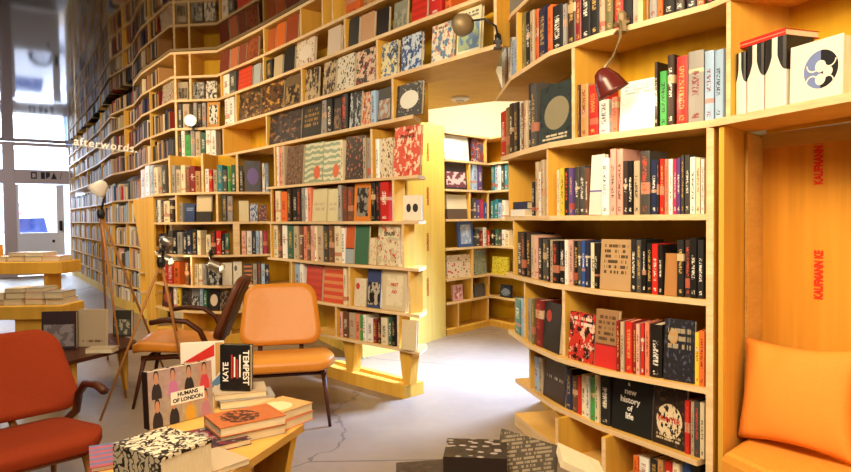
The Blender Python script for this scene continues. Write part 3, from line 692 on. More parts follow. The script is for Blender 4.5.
run(E, ZE[2], [(164, 175, 82, 'F', A('floral', 'b4a48c', '8a3028', '3a2c24', seed=31), 'cream book with red spots facing out at the turn of the second gallery shelf'), (177, 190, 82, 'F', A('photo', 'a8987e', '7a6a52', '3a3028', seed=32), 'beige photo book facing out at the turn of the second gallery shelf'), (192.5, 206, 82, 'F', A('blob', '8d8a84', '2a2624', 'c6c0b2', seed=33), 'grey and black book facing out at the turn of the second gallery shelf'),
    (208, 219, 81, 'F', A('blob', 'd8d0c0', '2a2624', '6b645a', seed=34), 'white and black book facing out at the turn of the second gallery shelf'), (224, 231, 75, 'wh'), (232, 238, 72, 'dg'), (240, 253, 68, 'F', A('stripes', 'd4472c', 'c33a26', 'd4472c', seed=35), 'red book facing out on the second gallery shelf'), (255, 262, 64, 'F', A('plain', 'a9b0b4', '98a0a4', 'a9b0b4'), 'pale grey book facing out on the second gallery shelf'),
    (266, 274, 60, 'bk'), (275.5, 284, 56, 'F', A('plain', 'c0ab88', 'ae9a78', 'c0ab88'), 'beige book facing out on the second gallery shelf'), (285.5, 296, 48, 'F', A('plain', '242120', '332c28', '242120'), 'black book facing out on the second gallery shelf beside a white one'), (298, 316, 38, 'F', A('disc', 'd9c9b4', 'e0d5c4', '8a5a48', seed=36), 'large white book with faint face facing out on the second gallery shelf'),
    (329, 342, 27, 'F', A('plain', 'd8c6b2', 'cbb59f', 'd8c6b2'), 'narrow white book facing out on the second gallery shelf'), (350, 360, 18, 'F', A('plain', '2a2c30', '3a3a3c', '2a2c30'), 'charcoal book facing out on the second gallery shelf'), (362, 375, 13, 'F', A('plain', 'c89c76', 'ba8c66', 'c89c76'), 'tan book facing out on the second gallery shelf'), (378, 390, 8, 'F', A('plain', '231f1f', '382f2c', '231f1f'), 'black book facing out on the second gallery shelf, nearer the passage'),
    (395, 408, 1, 'F', A('photo', '8c8d7c', 'a1a08c', '77786a', seed=37), 'grey-green book facing out on the second gallery shelf'), (413, 428, None, 'F', A('stripes', 'c93427', 'b52d22', 'c93427'), 'bright red book facing out on the second gallery shelf, nearer the passage'), (431, 443, None, 'rd'), (446, 452, None, 'or')],
    'the second gallery shelf', GE2)
GE3 = 'books on the third gallery shelf'
run(E, ZE[3], [(222, 231, 51, 'F', A('plain', '7d3b2c', '6d3022', '7d3b2c'), 'dull red book facing out at the corner of the third gallery shelf'), (232.5, 240, 48, 'F', A('plain', 'c4714e', 'b06340', 'c4714e'), 'salmon book facing out on the third gallery shelf'), (241, 248, 44, 'F', A('plain', '8c4a34', '7a3c2a', '8c4a34'), 'russet book facing out on the third gallery shelf'), (249, 260, 38, 'F', A('blob', 'a2542f', '7a3a22', '57301f', seed=41), 'rust and brown book facing out on the third gallery shelf'),
    (270, 277, 29, 'F', A('plain', 'b45a2a', 'a04d22', 'b45a2a'), 'orange-brown book facing out on the third gallery shelf'), (278, 287, 23, 'F', A('plain', 'd06a2c', 'bb5a24', 'd06a2c'), 'orange book facing out on the third gallery shelf'), (288, 300, 15, 'F', A('plain', '9a4626', '883a1e', '9a4626'), 'dark orange book facing out beside the upright, third gallery shelf'), (348, 362, None, 'or'), (366, 372, None, 'tn')],
    'the third gallery shelf', GE3)
for u in (332, 322): upright(E, u, DE, ZE[3], ZE[4] - .02, gal, .022, 20)

# ================================================================== DISPLAY BOOKCASE BESIDE THE PASSAGE
D = [(-.045, 4.085), (-.14, 4.2), (-.55, 4.56), (-.77, 4.78), (-1.36, 5.5)]
db = thing('display_bookcase', 'narrow pine bookcase of facing-out books on an open timber foot, beside the passage', 'bookcase', (-.7, 4.8, 0))
DD = .2; ZD = {1: 1.826, 2: 1.47, 3: 1.175, 4: .87, 5: .57, 6: .33}
for k in (2, 3, 4, 5): shelf('shelf', D if k != 5 else D[:4] + [(-1.1, 5.18)], DD, ZD[k], db, .02, end=(.0, 4.26))
shelf('shelf', D[:4] + [(-.95, 5.0)], DD, ZD[6], db, .02, end=(.0, 4.26))
for u, a_, b_ in ((372, 2, 1), (275, 2, 1), (271, 3, 2), (393, 3, 2), (402, 4, 3), (270, 4, 3), (348, 5, 4), (408, 5, 4), (396.5, 6, 5), (334, 6, 5), (290, 5, 4)):
    upright(D, u, DD if u < 385 else .11, ZD[a_], ZD[b_] - .02, db, .02, 216)
strip('back_panel', [(-.26, 4.305)] + D[2:], DD, .012, ZD[6] - .02, 1.826, db, W_BACK)
bm = bmesh.new(); L2 = [(-.15, 4.19), (-.55, 4.58), (-.82, 4.88)]
prism(bm, [V2(p) for p in L2] + offset(L2, .06)[::-1], 0, .085); finish('foot_rail', bm, [W_PANEL], db)
L3 = offset(L2, .13); bm = bmesh.new(); prism(bm, L3 + offset([tuple(p) for p in L3], .05)[::-1], 0, .085); finish('foot_rail', bm, [W_PANEL], db)
bm = bmesh.new(); prism(bm, [V2(L2[0]), V2(L2[0]) + Vector((-.05, .05)), L3[0] + Vector((-.05, .05)), L3[0]], .001, .084); finish('foot_rail', bm, [W_PANEL], db)
for u, v, w in ((346, 360, .07), (403, 372, .06)):
    p, n, _ = at_u(D, u, v); t = Vector((-n.y, n.x)); bm = bmesh.new()
    a, b = p - n * .03, p - n * .1
    lo = [a - t * w * .5, a + t * w * .5, b + t * w * .5, b - t * w * .5]; up_ = [a - t * w, a + t * w, b + t * w, b - t * w]
    v0 = [bm.verts.new((q.x, q.y, .085)) for q in lo]; v1 = [bm.verts.new((q.x, q.y, ZD[6] - .02)) for q in up_]
    bm.faces.new(v0[::-1]); bm.faces.new(v1)
    for k in range(4): bm.faces.new((v0[k], v0[(k + 1) % 4], v1[(k + 1) % 4], v1[k]))
    finish('leg', bm, [W_PANEL], db)
LV[:] = ZD.values()
GD2 = 'books on the top display shelf beside the passage'
run(D, ZD[2], [(277, 279.5, 147, 'wh'), (279.8, 282.4, 147, 'sa'), (282.7, 285.2, 146, 'be'), (286, 302, 146, 'F', A('floral', '6d4f3c', '3a2a22', '9a8068', seed=51), 'mottled brown book facing out on the top display shelf'),
    (304, 322, 143, 'F', A('wave', '8fa084', 'd3cfae', 'd2643a', seed=1), 'green wave-patterned book with orange spot, farther of the pair'), (323, 341, 141, 'F', A('wave', '8fa084', 'd3cfae', 'd2643a', seed=2), 'green wave-patterned book with orange spot, nearer of the pair'), (341.6, 344, 141, 'cr'),
    (345, 363, 136, 'F', A('floral', '3a2a24', 'b05a3c', '8c7258', seed=52), 'dark floral book facing out on the top display shelf'), (363.6, 366.4, 138, 'be'), (366.8, 370, 138, 'gy'), (375, 379, 139, 'wh'),
    (380, 392, 138, 'F', A('floral', 'd6c4a2', '6a3f28', '2a2220', seed=53), 'cream and brown patterned book facing out beside the red travel book'),
    (393, 419.5, 125, 'F', A('blob', 'd1503a', 'e2c9a8', 'b83a2c', seed=54), 'red travel book lettered FRANCE facing out at the end of the top display shelf', [('FRANCE', .5, .79, .036, 'bk'), ('my', .5, .92, .03, 'bk')])],
    'the top display shelf', GD2)
GD3 = 'books on the second display shelf beside the passage'
run(D, ZD[3], [(272, 274.6, 191, 'dr'), (275, 279.8, 191, 'cr'), (280.2, 286.6, 192, 'or'), (287, 291, 188, 'db'), (292, 296.6, 186, 'bk'), (297, 301, 186, 'db'), (301.3, 304.2, 186, 'gy'), (304.5, 307.2, 187, 'wh'), (307.5, 310.6, 187, 'sa'),
    (311.5, 325.5, 189, 'F', A('plain', 'd8cda2', 'c6ba8c', 'd8cda2', rows=(.3, .6, 2), rc='be', seed=55), 'pale cream book facing out, farther of two alike'), (327, 337, 189, 'F', A('plain', 'd8cda2', 'c6ba8c', 'd8cda2', rows=(.3, .6, 2), rc='be', seed=56), 'pale cream book facing out, nearer of two alike'),
    (337.6, 341, 185, 'gy'), (341.5, 346.5, 187, 'br'), (347, 352, 187, 'br'), (353, 370, 183, 'F', A('frame', 'cf7a2c', '1f1b1a', '8d8478', seed=57), 'black photo book in an orange frame on the second display shelf'), (370.8, 375, 182, 'bk'), (375.3, 379.4, 182, 'bk'), (380, 388.6, 177, 'rd')],
    'the second display shelf', GD3)
# white box with two dark ovals at the shelf's open end
bxo = mesh_obj('display_book', ME_FACE, place(Vector((-.085, 4.175)), Vector((-.2, -.98)).normalized(), ZD[3] + .003, .122, .05, .165, .03), plain('mask_cover', 'ded2be', .5), None, 'face')
tag(bxo, 'white boxed book with two black ovals at the open end of the second display shelf', 'book', GD3)
bm = bmesh.new()
for cx in (-.2, .17):
    vs = [bm.verts.new((cx + .15 * math.cos(k * PI / 12) * (.85 if cx < 0 else 1), -.015, .5 + .17 * math.sin(k * PI / 12))) for k in range(24)]; bm.faces.new(vs)
me = bpy.data.meshes.new('printed_oval'); bm.to_mesh(me); bm.free(); local(link('printed_oval', me, [plain('oval_black', '1f1a18', .5)]), bxo)
GD4 = 'books on the third display shelf beside the passage'
run(D, ZD[4], [(272, 277, 224, 'cr'), (277.4, 281, 225, 'br'), (281.4, 286, 224, 'wh'), (286.4, 292.6, 224, 'fg'), (293, 297.8, 226, 'be'), (298.2, 302, 226, 'br'), (302.4, 306, 226, 'sa'), (306.3, 310, 226, 'br'), (310.3, 313.3, 225, 'pk'), (313.6, 316.4, 225, 'cr'), (316.8, 322, 225, 'be'), (322.3, 327.6, 225, 'dg'), (328, 333, 225, 'br'), (333.4, 339.6, 226, 'cr'), (340, 343.6, 228, 'wh'),
    (344, 352.4, 226, 'F', A('half', 'c25a2c', '9aa6ae', '26221f', seed=58), 'orange-topped photo book facing out on the third display shelf'), (353.4, 367, 223, 'F', A('plain', '3f6a50', '355c45', '3f6a50'), 'dark green book facing out on the third display shelf'),
    (368, 375, 238, 'F', A('floral', 'd9c9a6', 'a8553c', 'c2ad88', seed=59), 'small cream book facing out in front of the green one'),
    (376, 398, 223, 'F', A('blob', 'd6caa8', 'b9b08e', 'b8442e', seed=60), 'cream travel book lettered SPAIN facing out on the third display shelf', [('SPAIN', .52, .78, .038, 'bk')])],
    'the third display shelf', GD4)
GD5 = 'books on the fourth display shelf beside the passage'
run(D[:4] + [(-1.1, 5.18)], ZD[5], [(293, 298, 262, 'lb'), (298.4, 302, 262, 'wh'), (304, 319.6, 266, 'F', A('stripes', 'c8402f', 'b8382a', 'c8402f'), 'red book facing out, farther of the red pair'), (321.5, 341, 267, 'F', A('stripes', 'd0503a', 'd98a58', 'c8402f'), 'red and orange striped book facing out, nearer of the red pair'), (341.5, 345, 268, 'cr'),
    (352, 364, 279, 'F', A('moon', 'd8cbb0', 'c04030', 'c5b598', seed=61), 'cream book with red crescent facing out on the fourth display shelf'), (365, 378.6, 268, 'F', A('photo', '3a4670', '1f1c1c', 'b4aa98', seed=62), 'black photo book with blue and white top on the fourth display shelf'),
    (380, 404.6, 271, 'F', A('frame', 'cdbd98', 'ddd0b0', 'd3c4a0', seed=63), 'cream book lettered FIRST AID in red facing out on the fourth display shelf', [('FIRST', .5, .64, .03, 'rd'), ('AID', .5, .46, .03, 'rd')])],
    'the fourth display shelf', GD5)
GD6 = 'books on the lowest display shelf beside the passage'
run(D[:4] + [(-.95, 5.0)], ZD[6], [(336.5, 340, 312, 'pk'), (340.4, 346, 313, 'br'), (346.5, 353, 313, 'be'), (353.5, 358, 314, 'sa'), (358.4, 361, 315, 'gn'), (361.3, 364.4, 315, 'wh'), (364.8, 371, 318, 'wh'), (371.4, 375, 319, 'dr'), (375.3, 379, 319, 'db'), (379.4, 386, 318, 'cr'), (386.4, 390, 317, 'fg'), (390.3, 394, 317, 'bk')], 'the lowest display shelf', GD6)
run([(-.04, 4.08), (-.14, 4.16)], ZD[6], [(399, 414, 321, 'F', A('ring', 'd6c39a', 'd6c39a', 'cdb98e', seed=64), 'cream card with a drawn motif at the end of the lowest display shelf')], 'the lowest display shelf', GD6, inset=.005)

# ================================================================== ROUNDED BAY BEHIND THE CHAIRS
Fb = [(-2.78, 6.56), (-2.55, 6.3), (-2.25, 6.13), (-1.93, 6.07), (-1.5, 6.2), (-1.1, 6.45)]
fb = thing('corner_bookcase', 'bowed pine bookcase in the corner behind the orange chairs', 'bookcase', (-2.1, 6.4, 0))
ZF = {2: 1.46, 3: 1.175, 4: .86, 5: .565, 6: .32, 'b': .1}
for k in (2, 3, 4, 5, 6): shelf('shelf', ([(-3.15, 7.1)] + Fb) if k == 2 else Fb, .28, ZF[k], fb, .022)
shelf('plinth', Fb, .3, ZF['b'], fb, .1, W_PANEL, W_PANEL)
strip('back_panel', Fb, .28, .012, 0, 1.83, fb, W_BACK)
for u, a_, b_ in ((176, 3, 2), (217, 3, 2), (236, 4, 3), (238, 2, 'x'), (170, 2, 'x'), (180, 'b', 6), (240, 6, 5), (190, 5, 4), (228, 'b', 6), (203, 2, 'x')):
    upright(Fb, u, .28, ZF[a_], 1.828 if b_ == 'x' else ZF[b_] - .022, fb, .022 if u != 236 else .06)
# curved end panel towards the entrance
A0, A1 = V2((-2.8, 6.6)), V2((-3.42, 7.5))
prof = [(0, 0), (.42, 0), (.4, .25), (.42, .5), (.55, .8), (.78, 1.05), (.93, 1.25), (1.0, 1.436), (0, 1.436)]
bm = bmesh.new(); nrm_ = Vector(((A1 - A0).y, -(A1 - A0).x)).normalized() * .02
f0 = [bm.verts.new((*(A0 + (A1 - A0) * s_), z)) for s_, z in prof]; f1 = [bm.verts.new((*(A0 + (A1 - A0) * s_ + nrm_), z)) for s_, z in prof]
bm.faces.new(f0); bm.faces.new(f1[::-1])
for k in range(len(prof)): bm.faces.new((f0[k], f0[(k + 1) % len(prof)], f1[(k + 1) % len(prof)], f1[k]))
finish('end_panel', bm, [W_PANEL], fb)
def auto(u0, u1, vt, cols, du=(3.4, 5.6), dv=3, sgap=.3):
    out, u, i = [], u0, 0
    while u < u1 - du[0]:
        w = random.uniform(*du); out.append((u, min(u1, u + w - sgap), vt + random.uniform(-dv, dv), cols[i % len(cols)])); u += w; i += 1
    return out
LV[:] = list(ZF[k] for k in (2, 3, 4, 5, 6)) + [1.85]
GF = 'books in the bowed corner bookcase'
FT = [(-3.15, 7.1)] + Fb
run(E[5:8], ZE[0] + .0, auto(177.5, 221, 132, ['dg', 'wh', 'gn', 'gy', 'be', 'fg', 'wh', 'wh', 'dg', 'wh']), 'the bay shelf under the gallery', GF, pages=False)
run(FT, ZF[2], auto(141, 169, 168, ['be', 'wh', 'gy', 'cr', 'be', 'dg']) + auto(171.5, 202, 168, ['gy', 'be', 'cr', 'br', 'dr', 'tn']) + auto(204.5, 237, 167, ['wh', 'rd', 'be', 'tl', 'dg', 'gn', 'fg']) +
    [(239.5, 244, 166, 'dg'), (245.5, 261.5, 161, 'F', A('disc', '26202a', '5b3f86', '33263c', seed=71), 'black book with purple rosette facing out in the bowed bookcase'), (263, 265.5, 163, 'wh'), (266, 269.5, 163, 'lb')], 'the top shelf of the bowed bookcase', GF, pages=False)
run(Fb, ZF[3], [(155.5, 157.6, 200, 'dg'), (157.4, 160, 200, 'wh'), (160.3, 163, 200, 'dg'), (163.4, 169, 201, 'cr'), (169.3, 173, 201, 'db'), (179.5, 182.5, 203, 'gy'), (184, 194, 204, 'F', A('plain', '2b3d68', '24345a', '2b3d68', rows=(.6, .8, 2), rc='lb'), 'navy book facing out in the bowed bookcase'),
    (196, 211, 195, 'F', A('half', 'd4c09c', '3a3634', 'c0aa84', seed=72), 'cream boxed book with dark foot facing out in the bowed bookcase'), (222, 227, 194, 'dg'), (227.5, 233, 196, 'gy'), (239, 249, 201, 'F', A('plain', 'cfc096', 'beae84', 'cfc096'), 'plain cream book facing out in the bowed bookcase'), (250, 258, 204, 'F', A('blob', 'b4bccc', '3a5490', '2a2c38', seed=73), 'blue and white book facing out in the bowed bookcase'), (259, 267, 205, 'F', A('blob', '7d2a26', '241e1e', 'b49a84', seed=74), 'dark red and black book facing out in the bowed bookcase')],
    'the second shelf of the bowed bookcase', GF, pages=False)
run(Fb, ZF[4], auto(158, 203, 232, ['bk', 'db', 'dg', 'bk', 'gy', 'bk', 'nv', 'bk', 'cr', 'db']) + auto(205, 230, 232, ['cr', 'db', 'rd', 'bk', 'fg', 'fg', 'be']) + [(241, 246, 231, 'pk'), (246.3, 251.5, 231, 'wh'), (252, 255, 231, 'nv'), (255.3, 259, 231, 'lb'), (259.3, 262, 231, 'wh'), (262.3, 267, 231, 'mg')], 'the third shelf of the bowed bookcase', GF, pages=False)
run(Fb, ZF[5], [(160, 165, 262, 'rd'), (165.5, 172, 262, 'rd'), (172.4, 178, 262, 'or'), (183, 187, 263, 'br'), (187.4, 192, 263, 'bk'), (193, 197, 264, 'cr'), (197.4, 201, 264, 'cr'), (201.4, 205, 264, 'gy'), (206, 219, 266, 'F', A('blob', '232324', 'a8a8a4', '4a4a4a', seed=75), 'black and grey book facing out low in the bowed bookcase'), (221, 231, 263, 'F', A('plain', 'd3cbb8', 'c3baa6', 'd3cbb8'), 'white book facing out under the silver lamp'), (232, 241, 262, 'F', A('moon', 'd6d0c0', '5a5a5a', 'bbb4a4'), 'white book with dark ship facing out in the bowed bookcase'),
    (242.5, 251, 264, 'F', A('stripes', 'b46a38', '2a221e', 'b46a38'), 'orange and black striped book facing out in the bowed bookcase')] + auto(252, 269, 262, ['gy', 'dg', 'lb', 'nv', 'lb']), 'the fourth shelf of the bowed bookcase', GF, pages=False)
run(Fb, ZF[6], [(159.5, 170, 287, 'F', A('disc', '4a241e', '9a4a3a', '2a1a18', seed=76), 'dark red portrait book facing out on the lowest shelf of the bowed bookcase'), (171, 174, 288, 'wh'), (174.3, 178, 288, 'ye'), (179, 188, 289, 'F', A('blob', '3a3432', '1f1c1c', '77685c', seed=77), 'dark photo book facing out on the lowest shelf of the bowed bookcase'), (189, 197, 289, 'F', A('photo', '6d6c70', '2c2c30', 'a2a09c', seed=78), 'grey photo book facing out on the lowest shelf of the bowed bookcase'), (198, 201, 289, 'lb'), (201.5, 205, 290, 'fg'),
    (206.5, 217, 290, 'F', A('disc', '242020', 'cdb9a4', '3a302c', seed=79), 'black book with white portrait facing out on the lowest shelf of the bowed bookcase'), (218, 226, 291, 'F', A('blob', '2c2422', '8d7a66', '17130f', seed=80), 'dark picture book at the end of the lowest bowed shelf')], 'the lowest shelf of the bowed bookcase', GF, pages=False)

# ================================================================== ALCOVE BOOKCASE AT THE END OF THE PASSAGE
B = [(.207, 6.42), (.45, 6.7), (.70, 7.0), (.86, 6.75), (1.05, 6.5)]
al = thing('alcove_bookcase', 'inward-angled pine bookcase at the end of the passage', 'bookcase', (.5, 7, 0))
ZB = [.06, .33, .57, .88, 1.175, 1.48, 1.78, 2.06]
for z in ZB[1:]: shelf('shelf', B, .22, z, al, .022)
shelf('plinth', B, .24, ZB[0], al, .06, W_PANEL, W_PANEL)
strip('back_panel', B, .22, .012, 0, 2.06, al, W_BACK)
for u, a_, b_ in ((444.5, 0, 7), (470.5, 4, 6), (473, 2, 3), (487, 6, 7), (489, 4, 5), (488, 0, 1), (458, 0, 1), (472, 1, 2), (489, 1, 2)):
    upright(B, u, .22, ZB[a_], ZB[b_] - .022, al, .02)
LV[:] = ZB
GB = 'books in the alcove at the end of the passage'
run(B, ZB[6], [(446, 470, 132, 'F', A('photo', 'd6dde2', 'a8bccb', 'e2e0d8', seed=81), 'white and blue book facing out on the top alcove shelf'), (474, 485, 134, 'F', A('blob', '7d2f2c', '3a4a7a', 'c2a08a', seed=82), 'red and blue book facing out on the top alcove shelf')], 'the top alcove shelf', GB, .12, pages=False)
run(B, ZB[5], [(446, 468, 154, 'F', A('photo', '2c2830', 'c8b4b8', '6d3a4a', seed=83), 'black and pink photo book facing out in the alcove'), (473, 478, 156, 'lb'), (478.4, 483, 156, 'pu')] + auto(491, 508, 163, ['tl', 'lb', 'wh', 'dg'], (3, 4)), 'the second alcove shelf', GB, .12, pages=False)
run(B, ZB[4], [(448, 468, 195, 'F', A('half', 'd9ceb4', '5a4a42', '2c2422', seed=84), 'cream book with dark landscape facing out in the alcove')] + auto(473, 488, 200, ['dg', 'pu', 'mg', 'bl'], (3, 4.4)) + auto(490.5, 506, 200, ['tl', 'tl', 'lb', 'wh'], (3, 4.4)), 'the third alcove shelf', GB, .12, pages=False)
run(B, ZB[3], [(459, 474, 221, 'F', A('frame', '37508c', '8fa3c4', 'b9c2d4', seed=85), 'blue framed book facing out in the alcove')] + auto(476, 511, 229, ['dg', 'dr', 'wh', 'rd', 'bk', 'fg', 'dg', 'wh', 'cr'], (3, 4.4)), 'the fourth alcove shelf', GB, .12, pages=False)
run(B, ZB[2], [(447.5, 471, 255, 'F', A('floral', 'd8c4b0', 'b0443c', '5d8a5a', seed=86), 'red and white floral book facing out in the alcove'), (475, 487, 250, 'F', A('floral', '7d8478', '5a6058', 'a2a494', seed=87), 'grey-green book facing out in the alcove'), (491, 507, 257, 'F', A('floral', 'd9c63c', 'b8a62c', '6d6430', seed=88), 'yellow book facing out in the alcove')], 'the fifth alcove shelf', GB, .12, pages=False)
run(B, ZB[1], [(453, 463, 285, 'F', A('frame', 'd0a2a4', 'b4626c', 'e0ccc4', seed=89), 'pink book facing out low in the alcove'), (475, 485, 284, 'F', A('plain', '5a5650', '4a4640', '5a5650'), 'dark grey book facing out low in the alcove'), (499, 510, 285, 'F', A('ring', '2a3040', '8d98a8', '1f2430', seed=90), 'dark blue book with pale ring facing out low in the alcove')], 'the lowest alcove shelf', GB, .12, pages=False)

# ================================================================== SHELL OF THE ROOM
def struct(name, bm, m, parent=None):
    o = finish(name, bm, m if isinstance(m, list) else [m], parent)
    if parent is None: o['kind'] = 'structure'
    return o
FL = MT('floor_concrete', .42, .4)
pos = FL.coord('Position'); f1 = FL.noise(pos, 1.3, 5, .6); f2 = FL.noise(pos, 14, 4, .65)
px, py, pz = FL.sep(pos)
base = FL.mix(f1, hx('604c38'), hx('ac957a')); base = FL.mix(FL.ma('MULTIPLY', f2, .55), base, hx('8a8078'))
crk = FL.ma('LESS_THAN', FL.voro(FL.comb(FL.ma('ADD', px, FL.ma('MULTIPLY', f1, .8)), FL.ma('MULTIPLY', py, 1.0), 0), .55, 'Distance', 'DISTANCE_TO_EDGE'), .004)
FL.color(FL.mix(FL.ma('MULTIPLY', crk, .6), base, hx('4a423a'))).bump(f2, .1, .004)
FL.t.links.new(FL.ma('MULTIPLY_ADD', f2, .25, .3), FL.b.inputs['Roughness'])
CZ = 2.92
bm = bmesh.new(); box(bm, -11.5, 1.8, -1.6, 15.4, -.1, 0); struct('floor', bm, FL.m)
MIR = MT('mirror_ceiling', .06, .5, 1.0); MIR.color(hx('41352d'))
bm = bmesh.new(); box(bm, -11.5, 1.8, -1.6, 15.4, CZ, CZ + .1); struct('ceiling', bm, MIR.m)
PLASTER = plain('plaster', 'd9cfbd', .8, .2, var=.06)
WARMW = plain('white_wall', 'efe6cf', .7, .2)
bm = bmesh.new(); box(bm, 1.8, 1.9, -1.6, 15.4, 0, CZ); struct('wall_right', bm, PLASTER)
bm = bmesh.new(); box(bm, -11.5, 1.9, -1.7, -1.6, 0, CZ); struct('wall_rear', bm, PLASTER)
bm = bmesh.new(); box(bm, -11.6, -11.5, -1.6, 15.4, 0, CZ); struct('wall_left', bm, PLASTER)
bm = bmesh.new(); box(bm, -1.2, 1.8, 7.4, 7.5, 0, CZ); struct('wall_back', bm, WARMW)
# wall carrying the gallery shelving
GLN = E[5:]; o_ = offset(GLN, .32)
bm = bmesh.new(); prism(bm, o_ + [o_[-1] + Vector((.2, .1)), V2((-1.2, 15.2)), V2((-1.2, 7.0))], 0, 2.91); struct('wall_bookshelves', bm, PLASTER)
# pale panelled wall of the passage
bm = bmesh.new(); CW = [(.195, 6.4), (-.108, 5.88), (-.55, 5.45), (-.95, 6.2)]
prism(bm, [V2(p) for p in CW[:3]] + [V2((-.5, 5.52)), V2((-.15, 5.96)), V2((.15, 6.43))], 0, 2.1)
cw = struct('wall_passage', bm, W_WALK)
for v in (152, 196, 242, 287): on_panel(428, v, 'KAUFMANN', .045, cw, line=offset(CW[:2], -.002), mat=plain('stamp_orange', 'b8662a', .7))
bm = bmesh.new(); prism(bm, [V2((-.55, 5.47)), V2((-1.05, 6.4)), V2((-1.1, 7.4)), V2((-1.2, 7.4)), V2((-1.12, 6.4)), V2((-.6, 5.45))], 0, 2.9); struct('wall_inner', bm, W_WALK)

# entrance front
PAINT = plain('door_paint', 'cfc6cc', .45, .4); DPAINT = plain('door_white', 'd8dbe6', .45, .4); MAUVE = plain('frame_paint', 'b3a5a6', .5, .3)
GL = bpy.data.materials.new('window_glass'); GL.use_nodes = True; nt = GL.node_tree; nt.nodes.remove(nt.nodes['Principled BSDF'])
tr_ = nt.nodes.new('ShaderNodeBsdfTransparent'); gls = nt.nodes.new('ShaderNodeBsdfGlossy'); gls.inputs['Roughness'].default_value = .03; mx = nt.nodes.new('ShaderNodeMixShader'); mx.inputs[0].default_value = .06
nt.links.new(tr_.outputs[0], mx.inputs[1]); nt.links.new(gls.outputs[0], mx.inputs[2]); nt.links.new(mx.outputs[0], nt.nodes['Material Output'].inputs[0])
e0 = V2((-8.02, 14.42)); ed = (V2((-8.87, 13.82)) - e0).normalized(); en = Vector((-ed.y, ed.x)); en = en if en.dot(e0) > 0 else -en   # en: outwards to the street
def ebox(name, s0, s1, d0, d1, z0, z1, mat, par=None):
    bm = bmesh.new(); prism(bm, [e0 + ed * s0 + en * d0, e0 + ed * s1 + en * d0, e0 + ed * s1 + en * d1, e0 + ed * s0 + en * d1], z0, z1)
    return finish(name, bm, [mat], par) if par else finish(name, bm, [mat])
def es(u, v=216):
    L = [tuple(e0), tuple(e0 + ed * 4)]; p, _, _ = at_u(L, u, v); return (p - e0).dot(ed)
s16, s5, s57, s70 = es(16), es(4), es(57), es(70)
dr = ebox('door_1', s16, s70, 0, .09, 2.02, 2.32, MAUVE); dr['kind'] = 'structure'
ebox('post', s16, s5, -.02, .12, 0, 2.91, MAUVE, dr)
ebox('jamb', s70 - .12, s70, -.01, .1, 0, 2.91, DPAINT, dr)
ebox('head', s16, s70, 0, .09, 2.84, 2.91, MAUVE, dr)
ebox('stile', s57, s57 - .14, .02, .07, 0.02, 2.0, DPAINT, dr)
ebox('stile', s16 - .06, s16, .02, .07, 0.02, 2.0, DPAINT, dr)
ebox('lower_panel', s57, s16 - .06, .02, .06, .02, .88, DPAINT, dr)
ebox('rail', s57, s16 - .06, .018, .07, .86, .94, DPAINT, dr)
ebox('pane', s57, s16 - .06, .04, .05, .94, 2.0, GL, dr)
ebox('side_light', s57 - .14, s70 - .12, .04, .05, .02, 2.0, GL, dr)
ebox('transom', s70 - .12, s16, .04, .05, 2.34, 2.84, GL, dr)
hd = ebox('handle', s57 - .1, s57 - .04, -.04, .02, .98, 1.2, plain('dark_metal', '2a2a30', .3, .5, 1), dr)
ebox('lock', s57 + .05, s57 + .1, .01, .02, .72, .78, bpy.data.materials['dark_metal'], dr)
# dark stencilled marks on the door head
MK = plain('stencil_black', '24212a', .6)
for k, (ua, ub, kind_) in enumerate(((32, 38, 'o'), (42, 46, 'b'), (47, 51, 'd'), (52, 58, 't'), (61, 63, 'x'))):
    sa, sb = es(ua), es(ub); bm = bmesh.new()
    def P_(s, z, d=-.004): q = e0 + ed * s + en * d; return (q.x, q.y, z)
    zc, hgt = 2.2, .075
    shapes = {'o': [[(0, -1), (1, -1), (1, -.6), (0, -.6)], [(0, .6), (1, .6), (1, 1), (0, 1)], [(0, -.6), (.22, -.6), (.22, .6), (0, .6)], [(.78, -.6), (1, -.6), (1, .6), (.78, .6)]], 'b': [[(0, -1), (1, -1), (1, 1), (0, 1)]], 'd': [[(0, -1), (1, -.2), (1, 1), (0, 1)]],
              't': [[(0, -1), (1, -1), (.5, 1)]], 'x': [[(0, -1), (.3, -1), (1, 1), (.7, 1)]]}[kind_]
    for pl in shapes: bm.faces.new([bm.verts.new(P_(sa + (sb - sa) * x, zc + z * hgt)) for x, z in pl])
    finish('door_mark', bm, [MK], dr)
wn = ebox('window_1', s5, es(-60), 0, .08, 0, .5, MAUVE); wn['kind'] = 'structure'
ebox('pane', s5, es(-60), .03, .04, .5, 2.84, GL, wn); ebox('rail', s5, es(-60), .01, .07, 2.02, 2.32, MAUVE, wn); ebox('head', s5, es(-60), 0, .09, 2.84, 2.91, MAUVE, wn)
bm = bmesh.new(); q0 = e0 + ed * es(-60); prism(bm, [q0, V2((-11.5, 12.4)), V2((-11.5, 12.5)), q0 + en * .1], 0, 2.91); struct('wall_front', bm, PLASTER)
